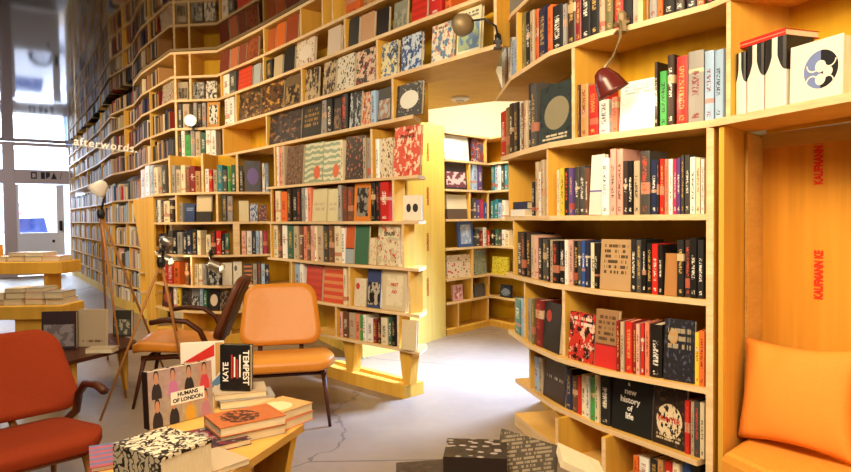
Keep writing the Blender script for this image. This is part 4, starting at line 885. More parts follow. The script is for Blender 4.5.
# the street
bm = bmesh.new(); box(bm, -24, -2, 13.6, 40, -.15, -.02); struct('pavement', bm, plain('paving', '9a9ba4', .8))
bm = bmesh.new(); c0 = e0 + en * 9
prism(bm, [c0 + ed * 9, c0 - ed * 9, c0 - ed * 9 + en, c0 + ed * 9 + en], -.02, 6); ob = finish('building', bm, [plain('stucco', 'cfd3e0', .8)])
tag(ob, 'pale building across the street beyond the entrance door', 'building')
for s0_ in (-2.0, .6, 3.0):
    bm = bmesh.new(); prism(bm, [c0 + ed * s0_ - en * .04, c0 + ed * (s0_ + 1.3) - en * .04, c0 + ed * (s0_ + 1.3), c0 + ed * s0_], 1.0, 2.6); finish('shop_window', bm, [plain('shop_glass', '7d93b8', .2, .5)], ob)
cen = e0 + en * 4.0 + ed * 1.5
car = thing('car', 'white car parked in the street outside the entrance', 'car', (cen.x, cen.y, -.02), math.atan2(ed.y, ed.x))
CW_ = plain('car_paint', 'e6e9f0', .25, .5); CG_ = plain('car_window', '2c3f7a', .1, .5); CT_ = plain('tyre', '1c1c22', .8); CH_ = plain('hubcap', 'c2c6d2', .3, .5, .6)
def cprof(z0, pts, y0, y1, name, mat):
    bm = bmesh.new(); a = [bm.verts.new((x, y0, z)) for x, z in pts]; b = [bm.verts.new((x, y1, z)) for x, z in pts]
    bm.faces.new(a); bm.faces.new(b[::-1])
    for k in range(len(pts)): bm.faces.new((a[k], a[(k + 1) % len(pts)], b[(k + 1) % len(pts)], b[k]))
    return local(finish(name, bm, [mat]), car)
cprof(0, [(-2.1, .25), (2.1, .25), (2.15, .6), (1.9, .78), (1.1, .86), (-1.9, .9), (-2.15, .7)], -.85, .85, 'body', CW_)
cprof(0, [(-1.85, .88), (1.1, .86), (.45, 1.36), (-1.3, 1.4)], -.78, .78, 'cabin', CW_)
for x0, x1 in ((-1.35, -.35), (-.25, .72)):
    for y in (-.79, .785): cprof(0, [(x0, .92), (x1, .92), (x1 - .22, 1.28), (x0 + .08, 1.3)], y, y + .005, 'side_window', CG_)
for x in (-1.3, 1.35):
    for y in (-.86, .68):
        bm = bmesh.new(); lathe(bm, [(.3, 0), (.32, .04), (.32, .14), (.3, .18)], 20, Matrix.Translation((x, y + .18 if y > 0 else y, .32)) @ Matrix.Rotation(PI / 2 if y > 0 else -PI / 2, 4, 'X')); w_ = local(finish('wheel', bm, [CT_]), car)
        bm = bmesh.new(); lathe(bm, [(.2, 0), (.17, .015), (.05, .02)], 16, Matrix.Translation((x, y + .19 if y > 0 else y - .005, .32)) @ Matrix.Rotation(PI / 2 if y < 0 else -PI / 2, 4, 'X')); h_ = finish('hubcap', bm, [CH_]); h_.parent = w_; h_.matrix_parent_inverse = Matrix()
# person in pink beyond the glass
pp = e0 + en * 5.6 + ed * .75
def skin_person(name, loc, rz, label):
    V_ = [(0, 0, .95), (0, 0, 1.2), (0, 0, 1.42), (0, -.01, 1.52), (.2, 0, 1.4), (.27, .02, 1.12), (.24, -.1, .88), (-.2, 0, 1.4), (-.27, .02, 1.12), (-.24, -.1, .88), (.1, 0, .9), (.11, -.03, .5), (.11, .02, .08), (.12, -.1, .04), (-.1, 0, .9), (-.11, .05, .5), (-.11, .12, .08), (-.12, .0, .04)]
    Eg = [(0, 1), (1, 2), (2, 3), (2, 4), (4, 5), (5, 6), (2, 7), (7, 8), (8, 9), (0, 10), (10, 11), (11, 12), (12, 13), (0, 14), (14, 15), (15, 16), (16, 17)]
    R = [.15, .14, .14, .06, .075, .05, .035, .075, .05, .035, .1, .065, .045, .04, .1, .065, .045, .04]
    me = bpy.data.meshes.new(name); me.from_pydata(V_, Eg, []); o = bpy.data.objects.new(name, me); C.objects.link(o)
    md = o.modifiers.new('skin', 'SKIN'); lay_ = me.skin_vertices[0].data
    for k, r in enumerate(R): lay_[k].radius = (r, r * .8)
    lay_[0].use_root = True
    o.modifiers.new('sub', 'SUBSURF').levels = 1; o.modifiers['sub'].render_levels = 1
    me.materials.append(plain('pink_coat', 'd8486a', .8)); o.location = loc; o.rotation_euler = (0, 0, rz)
    bm = bmesh.new(); bmesh.ops.create_uvsphere(bm, u_segments=14, v_segments=10, radius=.105, matrix=Matrix.Translation((0, -.02, 1.64)) @ Matrix.Diagonal((.85, 1, 1.2, 1))); local(finish('head', bm, [plain('skin', 'c99a80', .6)]), o)
    bm = bmesh.new(); bmesh.ops.create_uvsphere(bm, u_segments=14, v_segments=10, radius=.112, matrix=Matrix.Translation((0, .012, 1.675)) @ Matrix.Diagonal((.9, .95, 1.05, 1))); local(finish('hair', bm, [plain('hair_brown', '3a2a22', .7)]), o)
    return tag(o, label, 'person')
skin_person('person', (pp.x, pp.y, -.02), .6, 'person in a pink coat walking in the street beyond the entrance door')

# ================================================================== WALL BOOKCASE TOWARDS THE ENTRANCE
G = [(-3.45, 7.72), (-3.68, 8.15), (-4.4, 9.0), (-5.15, 10.3), (-8.0, 14.42)]
gb = thing('wall_bookcase', 'long pine bookcase along the wall between the corner bay and the entrance', 'bookcase', (-5.5, 11.2, 0))
ZG = [.12, .33, .57, .87, 1.175, 1.47]
for z in ZG[1:]: shelf('shelf', G, .28, z, gb, .02)
shelf('plinth', G, .3, ZG[0], gb, .12, W_WALK, W_WALK)
strip('back_panel', G, .29, .012, 0, 1.83, gb, W_BACK)
def arcs(line):
    P = [V2(p) for p in line]; L = [0]
    for a, b in zip(P, P[1:]): L.append(L[-1] + (b - a).length)
    return P, L
def at_s(line, s):
    P, L = arcs(line)
    for i in range(len(P) - 1):
        if s <= L[i + 1] or i == len(P) - 2:
            e = (P[i + 1] - P[i]).normalized(); n = Vector((-e.y, e.x)); n = -n if n.dot(P[i]) > 0 else n
            return P[i] + e * (s - L[i]), n, i
LG = arcs(G)[1][-1]; s = .02; k = 0
while s < LG:
    for i in range(5): upright(G, 0, .28, ZG[i], ZG[i + 1] - .02, gb, .02, pt=at_s(G, min(LG - .02, s + (.12 if i % 2 else 0))))
    s += .8; k += 1
mass_cols = ['dg', 'bk', 'wh', 'be', 'cr', 'gy', 'lb', 'br', 'dr', 'db', 'tn', 'rd', 'nv', 'gd', 'pk', 'bl']
MASS = [plain('mass_' + PAL[c][1].replace(' ', '_'), c, .55) for c in mass_cols]
bm = bmesh.new()
UPS = []
def fill(line, z, s0, s1, wts, hr=(.17, .25), wr=(.022, .05), depth=.15, inset=.02):
    s = s0
    while s < s1:
        w = random.uniform(*wr); h = random.uniform(*hr)
        if random.random() < .04: s += w * 2; continue
        p, n, i = at_s(offset(line, inset), min(s, arcs(line)[1][-1])); t = Vector((-n.y, n.x))
        if any((q_ - p).length < w / 2 + .02 for q_ in UPS): s += .012; continue
        poly = [p - t * (w / 2 - .0015), p + t * (w / 2 - .0015), p + t * (w / 2 - .0015) - n * depth, p - t * (w / 2 - .0015) - n * depth]
        prism(bm, poly, z + .001, z + h, random.choice(wts)); s += w
UPS = [p for p, _a, _b in UPRIGHTS if p.x < -2.55 and p.y > 6.6]
pale = [0, 2, 3, 4, 5, 6, 3, 2, 4, 7, 14, 10, 9, 0, 6]; dark = [0, 1, 9, 7, 13, 3, 8, 10, 0, 1, 12, 4]
for i, z in enumerate(ZG): fill(G, z, .05, LG - .05, pale if i < 4 else pale + [11, 15], (.13, .18) if i == 0 else (.16, .205) if i == 1 else (.17, .25))
LE = arcs(E)[1]; sE = LE[6] + .06
for z in (ZE[0], ZE[1], ZE[2], ZE[3]): fill(E, z, sE + (0 if z < 2.2 else .45), LE[-1] - .05, dark, (.15, .19) if z > 2.4 else (.17, .23))
mo = finish('distant_books', bm, MASS); tag(mo, 'mass of small book spines filling the wall shelving towards the entrance', 'books', kind='stuff')
# white wall lettering on the shelf edge
WL = plain('lettering_white', 'f2efe6', .5); STEEL_ = plain('sign_wire', '8a8680', .4, .5, .8)
sp = hy(106, 148, 6.9)
sg = thing('hanging_sign', 'white cut-out letters reading afterwords hanging before the wall shelving', 'sign', (sp.x, sp.y, sp.z), math.atan2(-sp.x, sp.y))
for x in (-.28, .28):
    bm = bmesh.new(); tube(bm, [(x, 0, .02), (x, 0, CZ - sp.z)], .002, 6); local(finish('wire', bm, [STEEL_], None), sg)
bm = bmesh.new(); box(bm, -.32, .32, .004, .008, -.012, .0, Matrix.Rotation(.1, 4, 'Y')); local(finish('rail', bm, [STEEL_], None), sg)
text('sign_lettering', 'afterwords.', .117, Matrix.Rotation(.1, 4, 'Y') @ Matrix.Translation((0, 0, .03)) @ Matrix.Rotation(PI / 2, 4, 'X'), WL, sg, .004, 1.12, bold=.001)

# ================================================================== CHAIRS
BLK = plain('black_metal', '191716', .4, .5)
def chair(name, label, loc, f, cloth, W, back_w=.44, seat_w=.56, arms=False, shell_back=False, back_h=.42, seat_d=.52, zs=1.0, back=None):
    rz = math.atan2(f[0], -f[1]); t = thing(name, label, 'chair', loc, rz); t.scale = (1, 1, zs)
    bm = bmesh.new()
    def fs(a, b):   # a across, b depth (front is -b)
        z = .385 + .02 * (a / (seat_w / 2)) ** 2 - .05 * (b / seat_d) + (.0 if b > -seat_d * .3 else -.06 * ((b + seat_d * .3) / (seat_d * .2)) ** 2 * .5)
        return (a, b, z), (0, 0, 1)
    ol = rounded(seat_w, seat_d, .1)
    ol = [(x * (1 - .1 * (y / seat_d + .5)), y) for x, y in ol]
    shell(bm, ol, fs, .07); local(finish('seat', bm, [cloth], None, True), t)
    by = seat_d / 2 - .02
    def fb(a, b):   # b height 0..1
        hgt = b; y = by + .03 + .16 * hgt - .25 * a * a * 1.6
        nrm = Vector((.8 * a, -1, .3)).normalized()
        return (a, y, .43 + hgt * back_h), nrm
    ol = rounded(back_w, 1.0, .12)
    ol = [(x * (1.04 - .14 * (y + .5)), y + .5) for x, y in ol]
    ol = []
    for x, y in rounded(back_w, back_h, .09): ol.append((x * (1.05 - .16 * ((y / back_h) + .5)), y / back_h + .5))
    bm = bmesh.new(); shell(bm, ol, fb, .05); local(finish('backrest', bm, [back or cloth], None, True), t)
    if shell_back:
        bm = bmesh.new()
        def fb2(a, b): p, n = fb(a, b); p = Vector(p) - n * .034; return p, n
        shell(bm, ol, fb2, .016); local(finish('back_shell', bm, [W_DARK], None, True), t)
    sx = seat_w / 2 - .07
    bm = bmesh.new()
    for s_ in (-1, 1):
        tube(bm, [(s_ * sx, -seat_d / 2 + .06, .33), (s_ * sx, 0, .335), (s_ * sx * .96, by, .31)], .018, 8)
    tube(bm, [(-sx, -seat_d / 2 + .1, .33), (sx, -seat_d / 2 + .1, .33)], .016, 8); tube(bm, [(-sx, by - .06, .315), (sx, by - .06, .315)], .016, 8)
    for s_ in (-1, 1): tube(bm, [(s_ * .13, by - .07, .32), (s_ * .13, by + .05, .42), (s_ * .12, by + .09, .56)], .015, 8)
    local(finish('frame', bm, [W], None, True), t)
    for s_ in (-1, 1):
        bm = bmesh.new(); tube(bm, [(s_ * sx, -seat_d / 2 + .08, .34), (s_ * (sx + .03), -seat_d / 2 + .01, 0.0)], .016, 10, .009); local(finish('leg', bm, [W], None, True), t)
        bm = bmesh.new(); tube(bm, [(s_ * sx, by - .05, .33), (s_ * (sx + .04), by + .1, 0.0)], .016, 10, .009); local(finish('leg', bm, [W], None, True), t)
    if arms:
        for s_ in (-1, 1):
            x = s_ * (seat_w / 2 + .03); bm = bmesh.new()
            pts = [(s_ * sx, by - .02, .33), (x, by - .02, .42), (x, by - .06, .52), (x, by - .14, .585), (x, by - .26, .60), (x, -seat_d / 2 + .14, .585)]
            tube(bm, pts, .018, 8); local(finish('armrest', bm, [W_DARK], None, True), t)
    return t
LEA = MT('orange_leather', .42, .45); f = LEA.noise(LEA.coord('Object'), 90, 3); LEA.color(LEA.mix(f, hx('c6781c'), hx('d28628'))).bump(f, .12, .002); LEA = LEA.m
REDC = MT('red_wool', .85, .15); f = REDC.noise(REDC.coord('Object'), 240, 2); REDC.color(REDC.mix(f, hx('7c260e'), hx('943a16'))).bump(f, .2, .002); REDC = REDC.m
SHL = plain('shaded_leather', '5e3016', .45, .4)  # backrest colour darkened to brown, standing in for shade on the leather
chair('lounge_chair', 'orange leather chair turned to the camera beside the book table', (-.885, 3.84, 0), (.2, -.98), LEA, W_DARK, .5, .64, zs=.9)
chair('lounge_chair', 'side-on armchair with orange seat and shade-darkened brown back, behind the front orange chair', (-1.66, 4.3, 0), (-.99, -.16), LEA, W_DARK, .46, .54, True, True, zs=.95, back=SHL)
chair('lounge_chair', 'red wool chair on a pale wooden frame at the photo edge', (-1.64, 2.4, 0), (.74, -.67), REDC, W_OAK, .74, .66, True, False, .40, .5, .86)

# ================================================================== FRONT BOOK TABLE
TZ = .5
tb = thing('display_table', 'low faceted plywood table piled with books, in front of the orange chair', 'table', (-.7, 2.0, 0))
tp = [hz(u, v, TZ) for u, v in ((304, 424), (268, 401), (222, 392), (148, 432), (92, 470), (190, 500))]
bm = bmesh.new(); prism(bm, [V2(p) for p in tp], TZ - .025, TZ); finish('table_top', bm, [W_SHELF, W_EDGE], tb)
cen = sum((V2(p) for p in tp), Vector((0, 0))) / 6
def inset_poly(k): return [cen + (V2(p) - cen) * k for p in tp]
for j, (a, b) in enumerate(zip(range(6), [1, 2, 3, 4, 5, 0])):
    if j in (1, 3): continue
    P, Q = inset_poly(.93), inset_poly(.62); bm = bmesh.new()
    pa, pb, qa, qb = P[a], P[b], Q[a], Q[b]
    if j == 5: pb = P[b] * .5 + P[a] * .5; qb = Q[b] * .5 + Q[a] * .5
    n = ((pb - pa).normalized()); n = Vector((-n.y, n.x)); n = -n if n.dot(pa - cen) < 0 else n
    vs = [bm.verts.new((*pa, TZ - .026)), bm.verts.new((*pb, TZ - .026)), bm.verts.new((*qb, 0)), bm.verts.new((*qa, 0))]
    ws = [bm.verts.new((*(v.co.xy - n * .02), v.co.z)) for v in vs]
    bm.faces.new(vs); bm.faces.new(ws[::-1])
    for k in range(4): bm.faces.new((vs[k], vs[(k + 1) % 4], ws[(k + 1) % 4], ws[k]))
    finish('side_panel', bm, [W_PANEL], tb)
bm = bmesh.new(); prism(bm, inset_poly(.8), .24, .262); finish('lower_shelf', bm, [W_SHELF], tb)
GT = 'books on the front table'
def standing(u, v, z, w, t, h, yaw, mat, label, texts=None, group=GT, cover_mesh=ME_FACE, tilt=.05):
    p = hz(u, v, z)
    M = Matrix.Translation((p.x, p.y, z + .001 + t * math.sin(tilt))) @ Matrix.Rotation(yaw, 4, 'Z') @ Matrix.Rotation(-tilt, 4, 'X') @ Matrix.Diagonal((w, t, h, 1))
    o = mesh_obj('display_book', cover_mesh, M, mat, None, 'face'); tag(o, label, 'book', group)
    if texts: cover_text(o, (w, t, h), texts)
    return o
# thick patterned book in front
po = lay('hardback_book', 163, 441, TZ + .001, .16, .2, .11, 1.0, art('maze', 'd9ccb0', '2a241e', plane='xy', seed=3), None, 'very thick book with black-and-cream maze cover, at the near corner of the table', GT)
# portraits book
hb = standing(183, 422, TZ, .235, .036, .19, .86, art('cells', 'b3a294', '26222a', '8a3a44', seed=2), 'landscape book of portraits lettered HUMANS OF LONDON standing on the table')
bm = bmesh.new(); box(bm, .33 - .5, .86 - .5, -.03, -.01, .33, .56); local(finish('title_plate', bm, [plain('plate_white', 'e9e2d6', .5)]), hb)
M1 = Matrix.Diagonal((1 / .235, 1 / .036, 1 / .19, 1))
for s_, zz in (('HUMANS', .5), ('OF LONDON', .395)): text('title_lettering', s_, .0185, M1 @ Matrix.Translation((.094 * .235, -.0016, zz * .19)) @ Matrix.Rotation(PI / 2, 4, 'X'), INK['bk'], hb, .0004, bold=.0006)
sb = bmesh.new(); box(sb, -.508, -.5, -.02, 1.02, -.004, 1.004); local(finish('spine', sb, [plain('spine_black', '1d1a1a', .5)]), hb)
# flag book behind
fo = standing(203, 394, TZ, .165, .02, .205, .25, plain('flag_white', 'e6ded2', .4), 'white book with red, tan and blue wedges standing behind the portraits book')
bm = bmesh.new()
for mi, pts in enumerate(([(-.45, .62), (.28, .95), (.28, .72), (-.1, .62)], [(.3, .98), (.48, .98), (.48, .5), (.3, .3)], [(.1, .12), (.48, .42), (.48, .2), (.25, .1)])):
    bm.faces.new([bm.verts.new((x, -.02, z)) for x, z in pts]).material_index = mi
local(finish('printed_wedges', bm, [INK['rd'], plain('wedge_tan', 'c0945a', .5), plain('wedge_blue', '5f86b0', .5)]), fo)
# poet's book on a grey pair
g1 = lay('hardback_book', 246, 394, TZ + .001, .15, .2, .03, -1.2, None, 'gy', 'grey book lying under the black poetry book', GT)
g1b = lay('hardback_book', 240, 388, TZ + .032, .145, .19, .022, -1.25, None, 'be', 'beige book lying on the grey one under the black poetry book', GT)
kt = standing(235, 391, TZ + .056, .118, .03, .17, -.12, plain('poetry_black', '1b191b', .35), 'black book lettered KATE TEMPEST in upright white letters, on a grey pair', [('KATE', .2, .4, .03, 'wh', PI / 2), ('TEMPEST', .86, .5, .033, 'wh', -PI / 2)])
bm = bmesh.new()
for k in range(4): box(bm, -.13 + k * .09, -.08 + k * .09, -.03, -.01, .26 + .03 * (k % 2), .78 - .05 * (k % 3), mi=k % 2)
local(finish('printed_bars', bm, [INK['rd'], INK['wh']]), kt)
# the two orange-brown books and what lies round them
b1 = lay('hardback_book', 245, 424, TZ + .001, .165, .215, .03, -.95, None, 'be', 'beige book lying under the rust-coloured one', GT)
b2 = lay('hardback_book', 245, 415, TZ + .033, .165, .215, .03, -.95, art('ring', 'b8683a', '4a2c1e', 'b06236', plane='xy', seed=5), None, 'rust-coloured book with dark round emblem lying at the table edge', GT)
b3 = lay('hardback_book', 277, 415, TZ + .001, .15, .2, .03, -.55, None, 'sa', 'salmon book lying under the tan one at the table corner', GT)
b4 = lay('hardback_book', 276, 406, TZ + .033, .15, .2, .028, -.6, art('disc', 'd2a066', 'e6cfa0', 'c28f56', plane='xy', seed=6), None, 'tan book with pale disc lying at the far corner of the table', GT)
b5 = lay('paperback_book', 208, 437, TZ + .001, .2, .2, .018, -.9, art('blob', '3a2a34', '8a3040', 'a89a90', plane='xy', seed=7), None, 'dark picture book with crimson figures lying before the portraits book', GT)
b6 = lay('paperback_book', 118, 452, TZ + .001, .15, .2, .012, .5, art('stripes', 'b5525a', '5d6f94', plane='xy', seed=8), None, 'pink and blue magazine lying beside the maze-covered book', GT)
b7 = lay('paperback_book', 214, 458, TZ + .001, .12, .17, .016, .9, None, 'be', 'beige paperback lying at the near edge, between the maze-covered and rust-coloured books', GT)

# ================================================================== NEAREST TABLE (books cut by the frame)
NZ = .36
nt_ = thing('book_plinth', 'dark table holding open books at the bottom of the photo', 'table', (.2, 1.75, 0))
bm = bmesh.new(); box(bm, -.12, .56, 1.35, 2.0, NZ - .03, NZ); finish('table_top', bm, [W_DARK], nt_)
for x in (-.06, .5):
    for y in (1.41, 1.94):
        bm = bmesh.new(); tube(bm, [(x, y, NZ - .03), (x, y, 0)], .025, 10, .018); finish('leg', bm, [W_DARK], nt_)
GN = 'books at the bottom of the photo'
lay('hardback_book', 430, 470, NZ + .001, .2, .16, .035, .15, art('blob', '2a221f', '3a2f2a', '4a3c34', plane='xy', seed=11), None, 'dark brown book lying flat beside the dotted book', GN)
lay('hardback_book', 476, 448, NZ + .001, .17, .2, .085, PI / 2 - .12, art('dots', '2b221c', '9a8f8a', plane='xy', seed=12), None, 'thick dark book with grey dots on its cover', GN)
# propped open book
p = hz(528, 468, NZ + .02)
ob = thing('open_book', 'open dark book with printed lines, propped beside the dotted book', 'book', (p.x, p.y, NZ), -.1, GN)
bm = bmesh.new()
def leaf(bm, pts, th):
    n = len(pts); a = [bm.verts.new((x, 0 + .0, z)) for x, z in pts]; 
bm = bmesh.new(); bmesh.ops.create_cube(bm, size=1, matrix=Matrix.Translation((-.0, .03, .045)) @ Matrix.Rotation(.28, 4, 'Y') @ Matrix.Rotation(-.95, 4, 'X') @ Matrix.Diagonal((.2, .012, .15, 1)))
local(finish('cover', bm, [art('plain', '4a4238', '322c26', '4a4238', rows=(.06, .95, 15), rc='8a7d68', seed=13)]), ob)
bm = bmesh.new(); bmesh.ops.create_cube(bm, size=1, matrix=Matrix.Translation((.17, .02, .03)) @ Matrix.Rotation(.42, 4, 'Y') @ Matrix.Diagonal((.15, .17, .022, 1)))
local(finish('pages', bm, [PAGES]), ob)

# ================================================================== TIERED DISPLAY AT THE PHOTO EDGE
GD = 'books on the tiered tables'
def tier(name, label, x0, x1, y0, y1, z, th, legs):
    t = thing(name, label, 'table', ((x0 + x1) / 2, (y0 + y1) / 2, 0))
    bm = bmesh.new(); box(bm, x0, x1, y0, y1, z - th, z); bmesh.ops.bevel(bm, geom=bm.edges[:], offset=.004, segments=1, affect='EDGES'); finish('table_top', bm, [W_PANEL], t)
    for lx, w in legs:
        bm = bmesh.new(); box(bm, lx, lx + w, y0 + .05, y1 - .05, 0, z - th); finish('side_panel', bm, [W_PANEL], t)
    return t
tier('tiered_table', 'upper tier of the pine display with books lying along it', -4.1, -3.02, 5.3, 5.6, .86, .1, ((-4.0, .03), (-3.2, .03)))
tier('tiered_table', 'lower tier of the pine display, in front of the upper tier', -3.7, -2.7, 4.72, 5.04, .57, .1, ((-3.08, .2), (-3.6, .03)))
random.seed(21)
def spread(x0, x1, y0, y1, z, n, cols, where, th=.045):
    for k in range(n):
        x = x0 + (x1 - x0) * (k + .5) / n; y = random.uniform(y0, y1); c = cols[k % len(cols)]
        lay('paperback_book', 0, 0, z + .001, min(.15, (x1 - x0) / n * .9), .2, th, random.uniform(-.05, .05), None, c, f"{PAL[c][1]} book lying flat, {ORD[k]} from left on {where}", GD, at=(x, y, 0))
spread(-3.98, -3.05, 5.43, 5.46, .86, 6, ['wh', 'pk', 'cr', 'be', 'gy', 'pk'], 'upper tier of the pine display')
spread(-3.5, -3.2, 5.44, 5.46, .906, 2, ['be', 'wh'], 'the raised layer of the upper tier', .03)
spread(-3.6, -2.72, 4.86, 4.9, .57, 6, ['be', 'gy', 'pk', 'cr', 'tn', 'wh'], 'lower tier of the pine display')
spread(-3.3, -2.72, 4.86, 4.9, .616, 4, ['wh', 'br', 'pk', 'gy'], 'the middle layer of the lower tier', .05)
spread(-3.15, -2.87, 4.86, 4.89, .667, 2, ['cr', 'gy'], 'the topmost layer of the lower tier', .03)
bx = thing('wooden_box', 'small orange wooden box standing on the upper tier', 'box', (-3.72, 5.5, .9))
bm = bmesh.new(); box(bm, -3.9, -3.66, 5.38, 5.54, .907, .922)
box(bm, -3.9, -3.885, 5.38, 5.54, .922, 1.0); box(bm, -3.675, -3.66, 5.38, 5.54, .922, 1.0); box(bm, -3.885, -3.675, 5.38, 5.395, .922, 1.0); box(bm, -3.885, -3.675, 5.525, 5.54, .922, 1.0); finish('tray', bm, [W_NOOK], bx)
# low coffee table with standing books
CT = .35
ct = thing('coffee_table', 'low dark round-cornered table with books standing on it, behind the red chair', 'table', (-2.2, 4.2, 0))
bm = bmesh.new(); cxy = [hz(u, v, CT) for u, v in ((38, 350), (66, 362), (132, 346), (136, 340), (112, 333), (45, 337))]
prism(bm, [V2(p) for p in cxy], CT - .025, CT); finish('table_top', bm, [W_DARK], ct)
for u, v in ((122, 341), (70, 356), (56, 341)):
    q = hz(u, v, CT); bm = bmesh.new(); tube(bm, [(q.x, q.y, CT - .025), (q.x + .01, q.y + .01, 0)], .04, 10, .018); finish('leg', bm, [W_PANEL], ct)
GC = 'books on the low coffee table'
standing(59, 350, CT, .22, .03, .25, .08, art('photo', '3a2c30', '8d8488', '6d6468', seed=91), 'large dark-framed picture book standing on the low coffee table', None, GC)
standing(92, 347, CT, .19, .03, .25, -.05, art('plain', 'bda98c', 'ad987a', 'bda98c', rows=(.1, .2, 1), rc='br', seed=92), 'plain beige book standing on the low coffee table beside the picture book', None, GC)
standing(122, 337, CT, .14, .03, .19, -.1, art('photo', '3d3a34', 'b5ad98', '54584c', seed=93), 'small black and cream book standing at the end of the low coffee table', None, GC)
lay('hardback_book', 92, 352, CT + .001, .17, .1, .03, .05, None, 'be', 'beige book lying in front of the standing books on the low table', GC, at=(hz(100, 353, CT).x, hz(100, 352, CT).y, 0))

# ================================================================== LAMPS
BULB = bpy.data.materials.new('bulb_glow'); BULB.use_nodes = True; BULB.node_tree.nodes['Principled BSDF'].inputs['Emission Color'].default_value = (1, .78, .5, 1); BULB.node_tree.nodes['Principled BSDF'].inputs['Emission Strength'].default_value = 11
STEEL = plain('brushed_steel', 'b0aaa2', .35, .5, .9); MAROON = plain('maroon_enamel', '5a211c', .25, .5); BRASSY = plain('grey_gold', '8a7654', .45, .5, .3); WHT = plain('white_enamel', 'e6ddcc', .3, .5)
def point(name, loc, power, c=(1, .72, .42), r=.04, spot=None, aim=None, blend=.6):
    ld = bpy.data.lights.new(name, 'SPOT' if spot else 'POINT'); ld.energy = power; ld.color = c; ld.shadow_soft_size = r
    o = bpy.data.objects.new(name, ld); C.objects.link(o); o.location = loc
    if spot: ld.spot_size = spot; ld.spot_blend = blend
    if aim is not None: o.rotation_euler = (Vector(aim) - Vector(loc)).to_track_quat('-Z', 'Y').to_euler()
    return o
def area(name, loc, aim, size, power, c, sy=None):
    ld = bpy.data.lights.new(name, 'AREA'); ld.energy = power; ld.color = c; ld.size = size
    if sy: ld.shape = 'RECTANGLE'; ld.size_y = sy
    o = bpy.data.objects.new(name, ld); C.objects.link(o); o.location = loc
    o.rotation_euler = (Vector(aim) - Vector(loc)).to_track_quat('-Z', 'Y').to_euler(); return o
def shade_obj(t, pos, direction, prof, mat, bulb=True, seg=20):
    M = Matrix.Translation(pos) @ Vector(direction).to_track_quat('Z', 'Y').to_matrix().to_4x4()
    bm = bmesh.new(); rings = []
    out = prof; inn = [(max(.003, r - .003), z + (.003 if k == 0 else 0)) for k, (r, z) in enumerate(prof)][::-1]
    for r, z in out + inn: rings.append([bm.verts.new((r * math.cos(2 * PI * k / seg), r * math.sin(2 * PI * k / seg), z)) for k in range(seg)])
    for i in range(len(rings) - 1):
        for k in range(seg): bm.faces.new((rings[i][k], rings[i][(k + 1) % seg], rings[i + 1][(k + 1) % seg], rings[i + 1][k]))
    bm.faces.new(rings[0][::-1]); bm.faces.new(rings[-1])
    bmesh.ops.transform(bm, matrix=M, verts=bm.verts[:]); s_ = finish('shade', bm, [mat], t, True)
    if bulb:
        bm = bmesh.new(); L_ = prof[-1][1]; bmesh.ops.create_uvsphere(bm, u_segments=12, v_segments=8, radius=min(.024, prof[-1][0] * .5), matrix=M @ Matrix.Translation((0, 0, L_ * .62))); b_ = finish('bulb', bm, [BULB], s_, True)
    return s_
def clip_lamp(label, base, arm, head, direction, prof, mat, arm_mat=BLK, power=0, spot=2.2, name='clip_lamp', c=(1, .74, .45)):
    t = thing(name, label, 'lamp', tuple(base))
    bm = bmesh.new(); b = Vector(base)
    box(bm, b.x - .022, b.x + .022, b.y - .02, b.y + .03, b.z - .03, b.z - .022); box(bm, b.x - .022, b.x + .022, b.y - .02, b.y + .03, b.z + .002, b.z + .014); box(bm, b.x - .012, b.x + .012, b.y - .026, b.y - .016, b.z - .03, b.z + .014); lathe(bm, [(.018, 0), (.018, .03), (.01, .04)], 12, Matrix.Translation((b.x, b.y - .01, b.z + .012)))
    finish('clamp', bm, [arm_mat if arm_mat is not STEEL else BLK], t)
    bm = bmesh.new(); tube(bm, [tuple(q) for q in arm], .006, 8); finish('arm', bm, [arm_mat], t, True)
    shade_obj(t, head, direction, prof, mat)
    if power:
        d = Vector(direction).normalized(); L_ = prof[-1][1]
        point('lamp_light', Vector(head) + d * (L_ * .85), power, c, .02, spot, Vector(head) + d * 2)
    return t
def on_line(line, u, v, out=0.0):
    p, n, _ = at_u(offset(line, -out) if out else line, u, v); return Vector((p.x, p.y, zhit(p, u, v)))
cup = [(.012, -.03), (.03, -.02), (.05, .02), (.06, .06), (.066, .075)]
tubep = [(.01, -.012), (.04, 0), (.045, .02), (.045, .13), (.047, .135)]
# maroon lamp on the curved bookcase
bb = on_line(S, 623, 26); hh_ = on_line(S, 604, 76, .16)
clip_lamp('maroon clip lamp hanging on a cord arm from the high shelf of the curved bookcase', (bb.x - .01, bb.y - .01, 1.962), [(bb.x - .02, bb.y - .03, 1.975), (bb.x - .03, bb.y - .06, 1.9), (bb.x - .06, bb.y - .07, 1.82), hh_ + Vector((0, 0, .03))], hh_, (.42, -.02, -.75), cup, MAROON, BRASSY, 7, 2.6)
# round lamp on the gallery
bb = on_line(E, 508, 34); hh_ = on_line(E, 466, 24, .15)
clip_lamp('round-headed clip lamp on a thin curved arm at the end of the long gallery shelf', (.405, 3.52, 2.142), [(.405, 3.5, 2.16), (.39, 3.47, 2.22), (.33, 3.47, 2.26), (.26, 3.5, 2.26), hh_ + Vector((.03, 0, .01))], hh_, (-.45, .75, .1), [(.01, -.02), (.03, -.016), (.055, .0), (.06, .03), (.062, .045)], BRASSY, BLK, 7, 2.4)
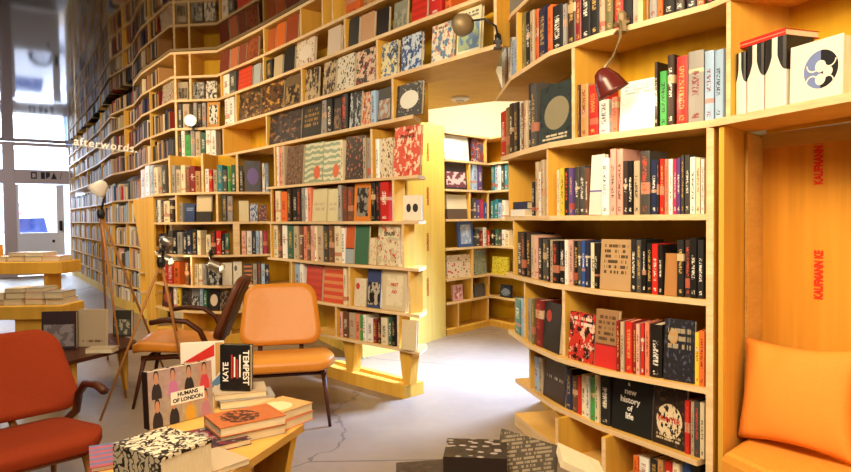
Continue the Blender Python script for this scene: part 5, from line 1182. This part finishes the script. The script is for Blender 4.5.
# small silver lamps on the bowed bookcase
for u, v, lab in ((166, 259, 'silver tube clip lamp on the bowed bookcase beside its red books'), (216, 266, 'silver tube clip lamp on the bowed bookcase above the black and grey book')):
    hh_ = on_line(Fb, u, v, .12); p, n, _ = at_u(Fb, u - 4, v); b_ = Vector((p.x + n.x * .01, p.y + n.y * .01, ZF[4] - .002))
    clip_lamp(lab, b_ + Vector((0, 0, 0)), [b_ + Vector((0, 0, .02)), b_ + Vector((n.x * .05, n.y * .05, .03)), hh_ + Vector((-.05, 0, .03))], hh_ + Vector((-.06, 0, .02)), (.9, -.2, -.32), tubep, STEEL, STEEL, 3, 2.4)
# lamp with the bare bright bulb on the gallery corner
p, n, _ = at_u(E, 194, 121); zb = zhit(p, 194, 121); b_ = Vector((p.x, p.y, ZE[1]))
hh_ = Vector((p.x + n.x * .1, p.y + n.y * .1, zb))
clip_lamp('clip lamp with a dazzling bulb at the gallery corner', b_, [b_ + Vector((0, -.01, .02)), b_ + Vector((.03, -.06, .05)), hh_ + Vector((0, .05, .0))], hh_ + Vector((0, .05, 0)), (.22, -.95, -.15), [(.01, -.02), (.03, -.01), (.05, .02), (.06, .05)], WHT, STEEL, 25, 2.6)
# tripod floor lamps
def tripod(label, apex, feet, head, direction, prof, mat, power):
    t = thing('floor_lamp', label, 'lamp', (apex[0], apex[1], 0))
    for f_ in feet:
        bm = bmesh.new(); tube(bm, [apex, f_], .009, 8, .007); finish('leg', bm, [W_OAK], t, True)
    bm = bmesh.new(); lathe(bm, [(.02, -.03), (.026, 0), (.02, .03)], 12, Matrix.Translation(apex)); finish('hub', bm, [BLK], t)
    bm = bmesh.new(); tube(bm, [apex, (Vector(apex) + Vector(head)) / 2 + Vector((.02, 0, .04)), head], .008, 8); finish('arm', bm, [BLK], t, True)
    shade_obj(t, head, direction, prof, mat)
    if power: point('lamp_light', Vector(head) + Vector(direction).normalized() * prof[-1][1] * .85, power, (1, .78, .5), .02, 2.4, Vector(head) + Vector(direction) * 3)
y1 = 4.3; a1 = hy(101, 214, y1); h1 = hy(103, 184, y1 - .03)
tripod('tall tripod floor lamp with white shade standing before the wall bookcase', a1, [hz(126, 398, 0), hz(166, 374, 0), hz(108, 360, 0)], h1, (-.5, -.3, -.75), [(.01, -.02), (.03, -.01), (.045, .02), (.056, .06), (.06, .08)], WHT, 4)
a2 = hy(161, 262, 3.85); h2 = hy(163, 262 - 22, 3.83)
tripod('thin-legged tripod lamp standing beside the side-on orange armchair', a2, [hz(100, 421, 0), hz(190, 405, 0), hz(186, 372, 0)], h2, (.5, .6, -.35), [(.008, -.015), (.022, -.01), (.03, .03), (.036, .05)], STEEL, 0)
# small ceiling disc under the soffit
p = hz(460, 97, 2.117); cl = thing('smoke_detector', 'small round white detector under the timber soffit of the passage', 'detector', (p.x, p.y, 2.117))
bm = bmesh.new(); lathe(bm, [(.07, 2.117), (.07, 2.1), (.055, 2.09)], 24, Matrix.Translation((p.x, p.y, 0))); finish('body', bm, [WHT], cl)
bm = bmesh.new(); lathe(bm, [(.035, 2.09), (.03, 2.084)], 16, Matrix.Translation((p.x, p.y, 0))); finish('cover', bm, [STEEL], cl)

# ------------------------------------------------------------------ lettering curves become meshes of their own
bpy.context.view_layer.update(); dg = bpy.context.evaluated_depsgraph_get()
for o in [o for o in bpy.data.objects if o.type == 'FONT']:
    me = bpy.data.meshes.new_from_object(o.evaluated_get(dg)); nm = o.name.split('.')[0]
    n_ = bpy.data.objects.new(nm, me); C.objects.link(n_); n_.parent = o.parent; n_.matrix_parent_inverse = o.matrix_parent_inverse.copy(); n_.matrix_basis = o.matrix_basis.copy()
    bpy.data.objects.remove(o)

# ------------------------------------------------------------------ light
WARM = (1, .77, .47); NEUT = (1, .87, .70)
area('ceiling_key', (-.55, 1.35, 2.8), (.85, 2.7, .9), .9, 88, WARM)
area('ceiling_fill', (-1.3, 2.6, 2.85), (-.9, 4.2, .4), 1.4, 48, NEUT)
area('ceiling_fill', (.1, -.6, 2.7), (.1, 3.5, 1.2), 1.4, 38, NEUT)
area('bay_fill', (-2.6, 4.7, 2.85), (-2.3, 6.3, 1.0), .8, 62, WARM)  # added fill above the view for the bay shelves, no fitting
area('alcove_light', (.45, 6.0, 2.75), (.5, 6.6, 0), .5, 62, (1, .88, .66))
pd_ = area('passage_cool_fill', (1.55, 5.1, 2.1), (.05, 4.75, 0), .6, 105, (.38, .56, 1)); pd_.data.spread = math.radians(72)  # added cool fill for the passage floor; no window stands there
area('nook_fill', (-.35, .5, 2.35), (1.35, 2.2, .85), .5, 26, WARM)  # added fill from the camera side to brighten the nook
area('nook_fill', (1.0, .1, 2.2), (1.25, 2.35, .95), .4, 24, WARM)  # second added fill, turned on the nook jamb
area('hall_fill', (-4.9, 5.6, 2.85), (-4.2, 8.8, .7), 1.4, 170, WARM)  # added warm fill out of view, for end panel and wall bookcase
area('entrance_fill', (-8.3, 10.6, 2.85), (-8.4, 14, 1.2), .8, 60, (.95, .92, 1))  # added fill out of view that lightens the door and window frames
wd = bpy.data.worlds.new('sky'); sc.world = wd; wd.use_nodes = True
wd.node_tree.nodes['Background'].inputs[0].default_value = (.62, .76, 1, 1); wd.node_tree.nodes['Background'].inputs[1].default_value = 9
area('street_daylight', tuple(e0 + en * 4 + ed * 1) + (5.5,), tuple(e0 + en * 1) + (0,), 4, 2200, (.75, .86, 1))
area('street_daylight', tuple(e0 + en * 2.6 + ed * 1) + (2.6,), tuple(e0 - en * 4 + ed * .5) + (0,), 2.5, 260, (.75, .86, 1))
sc.view_settings.view_transform = 'Standard'; sc.view_settings.look = 'None'; sc.view_settings.gamma = 1; sc.view_settings.use_curve_mapping = False
sc.view_settings.exposure = .12
sc.cycles.use_denoising = True; sc.cycles.sample_clamp_indirect = 6; sc.cycles.caustics_refractive = False
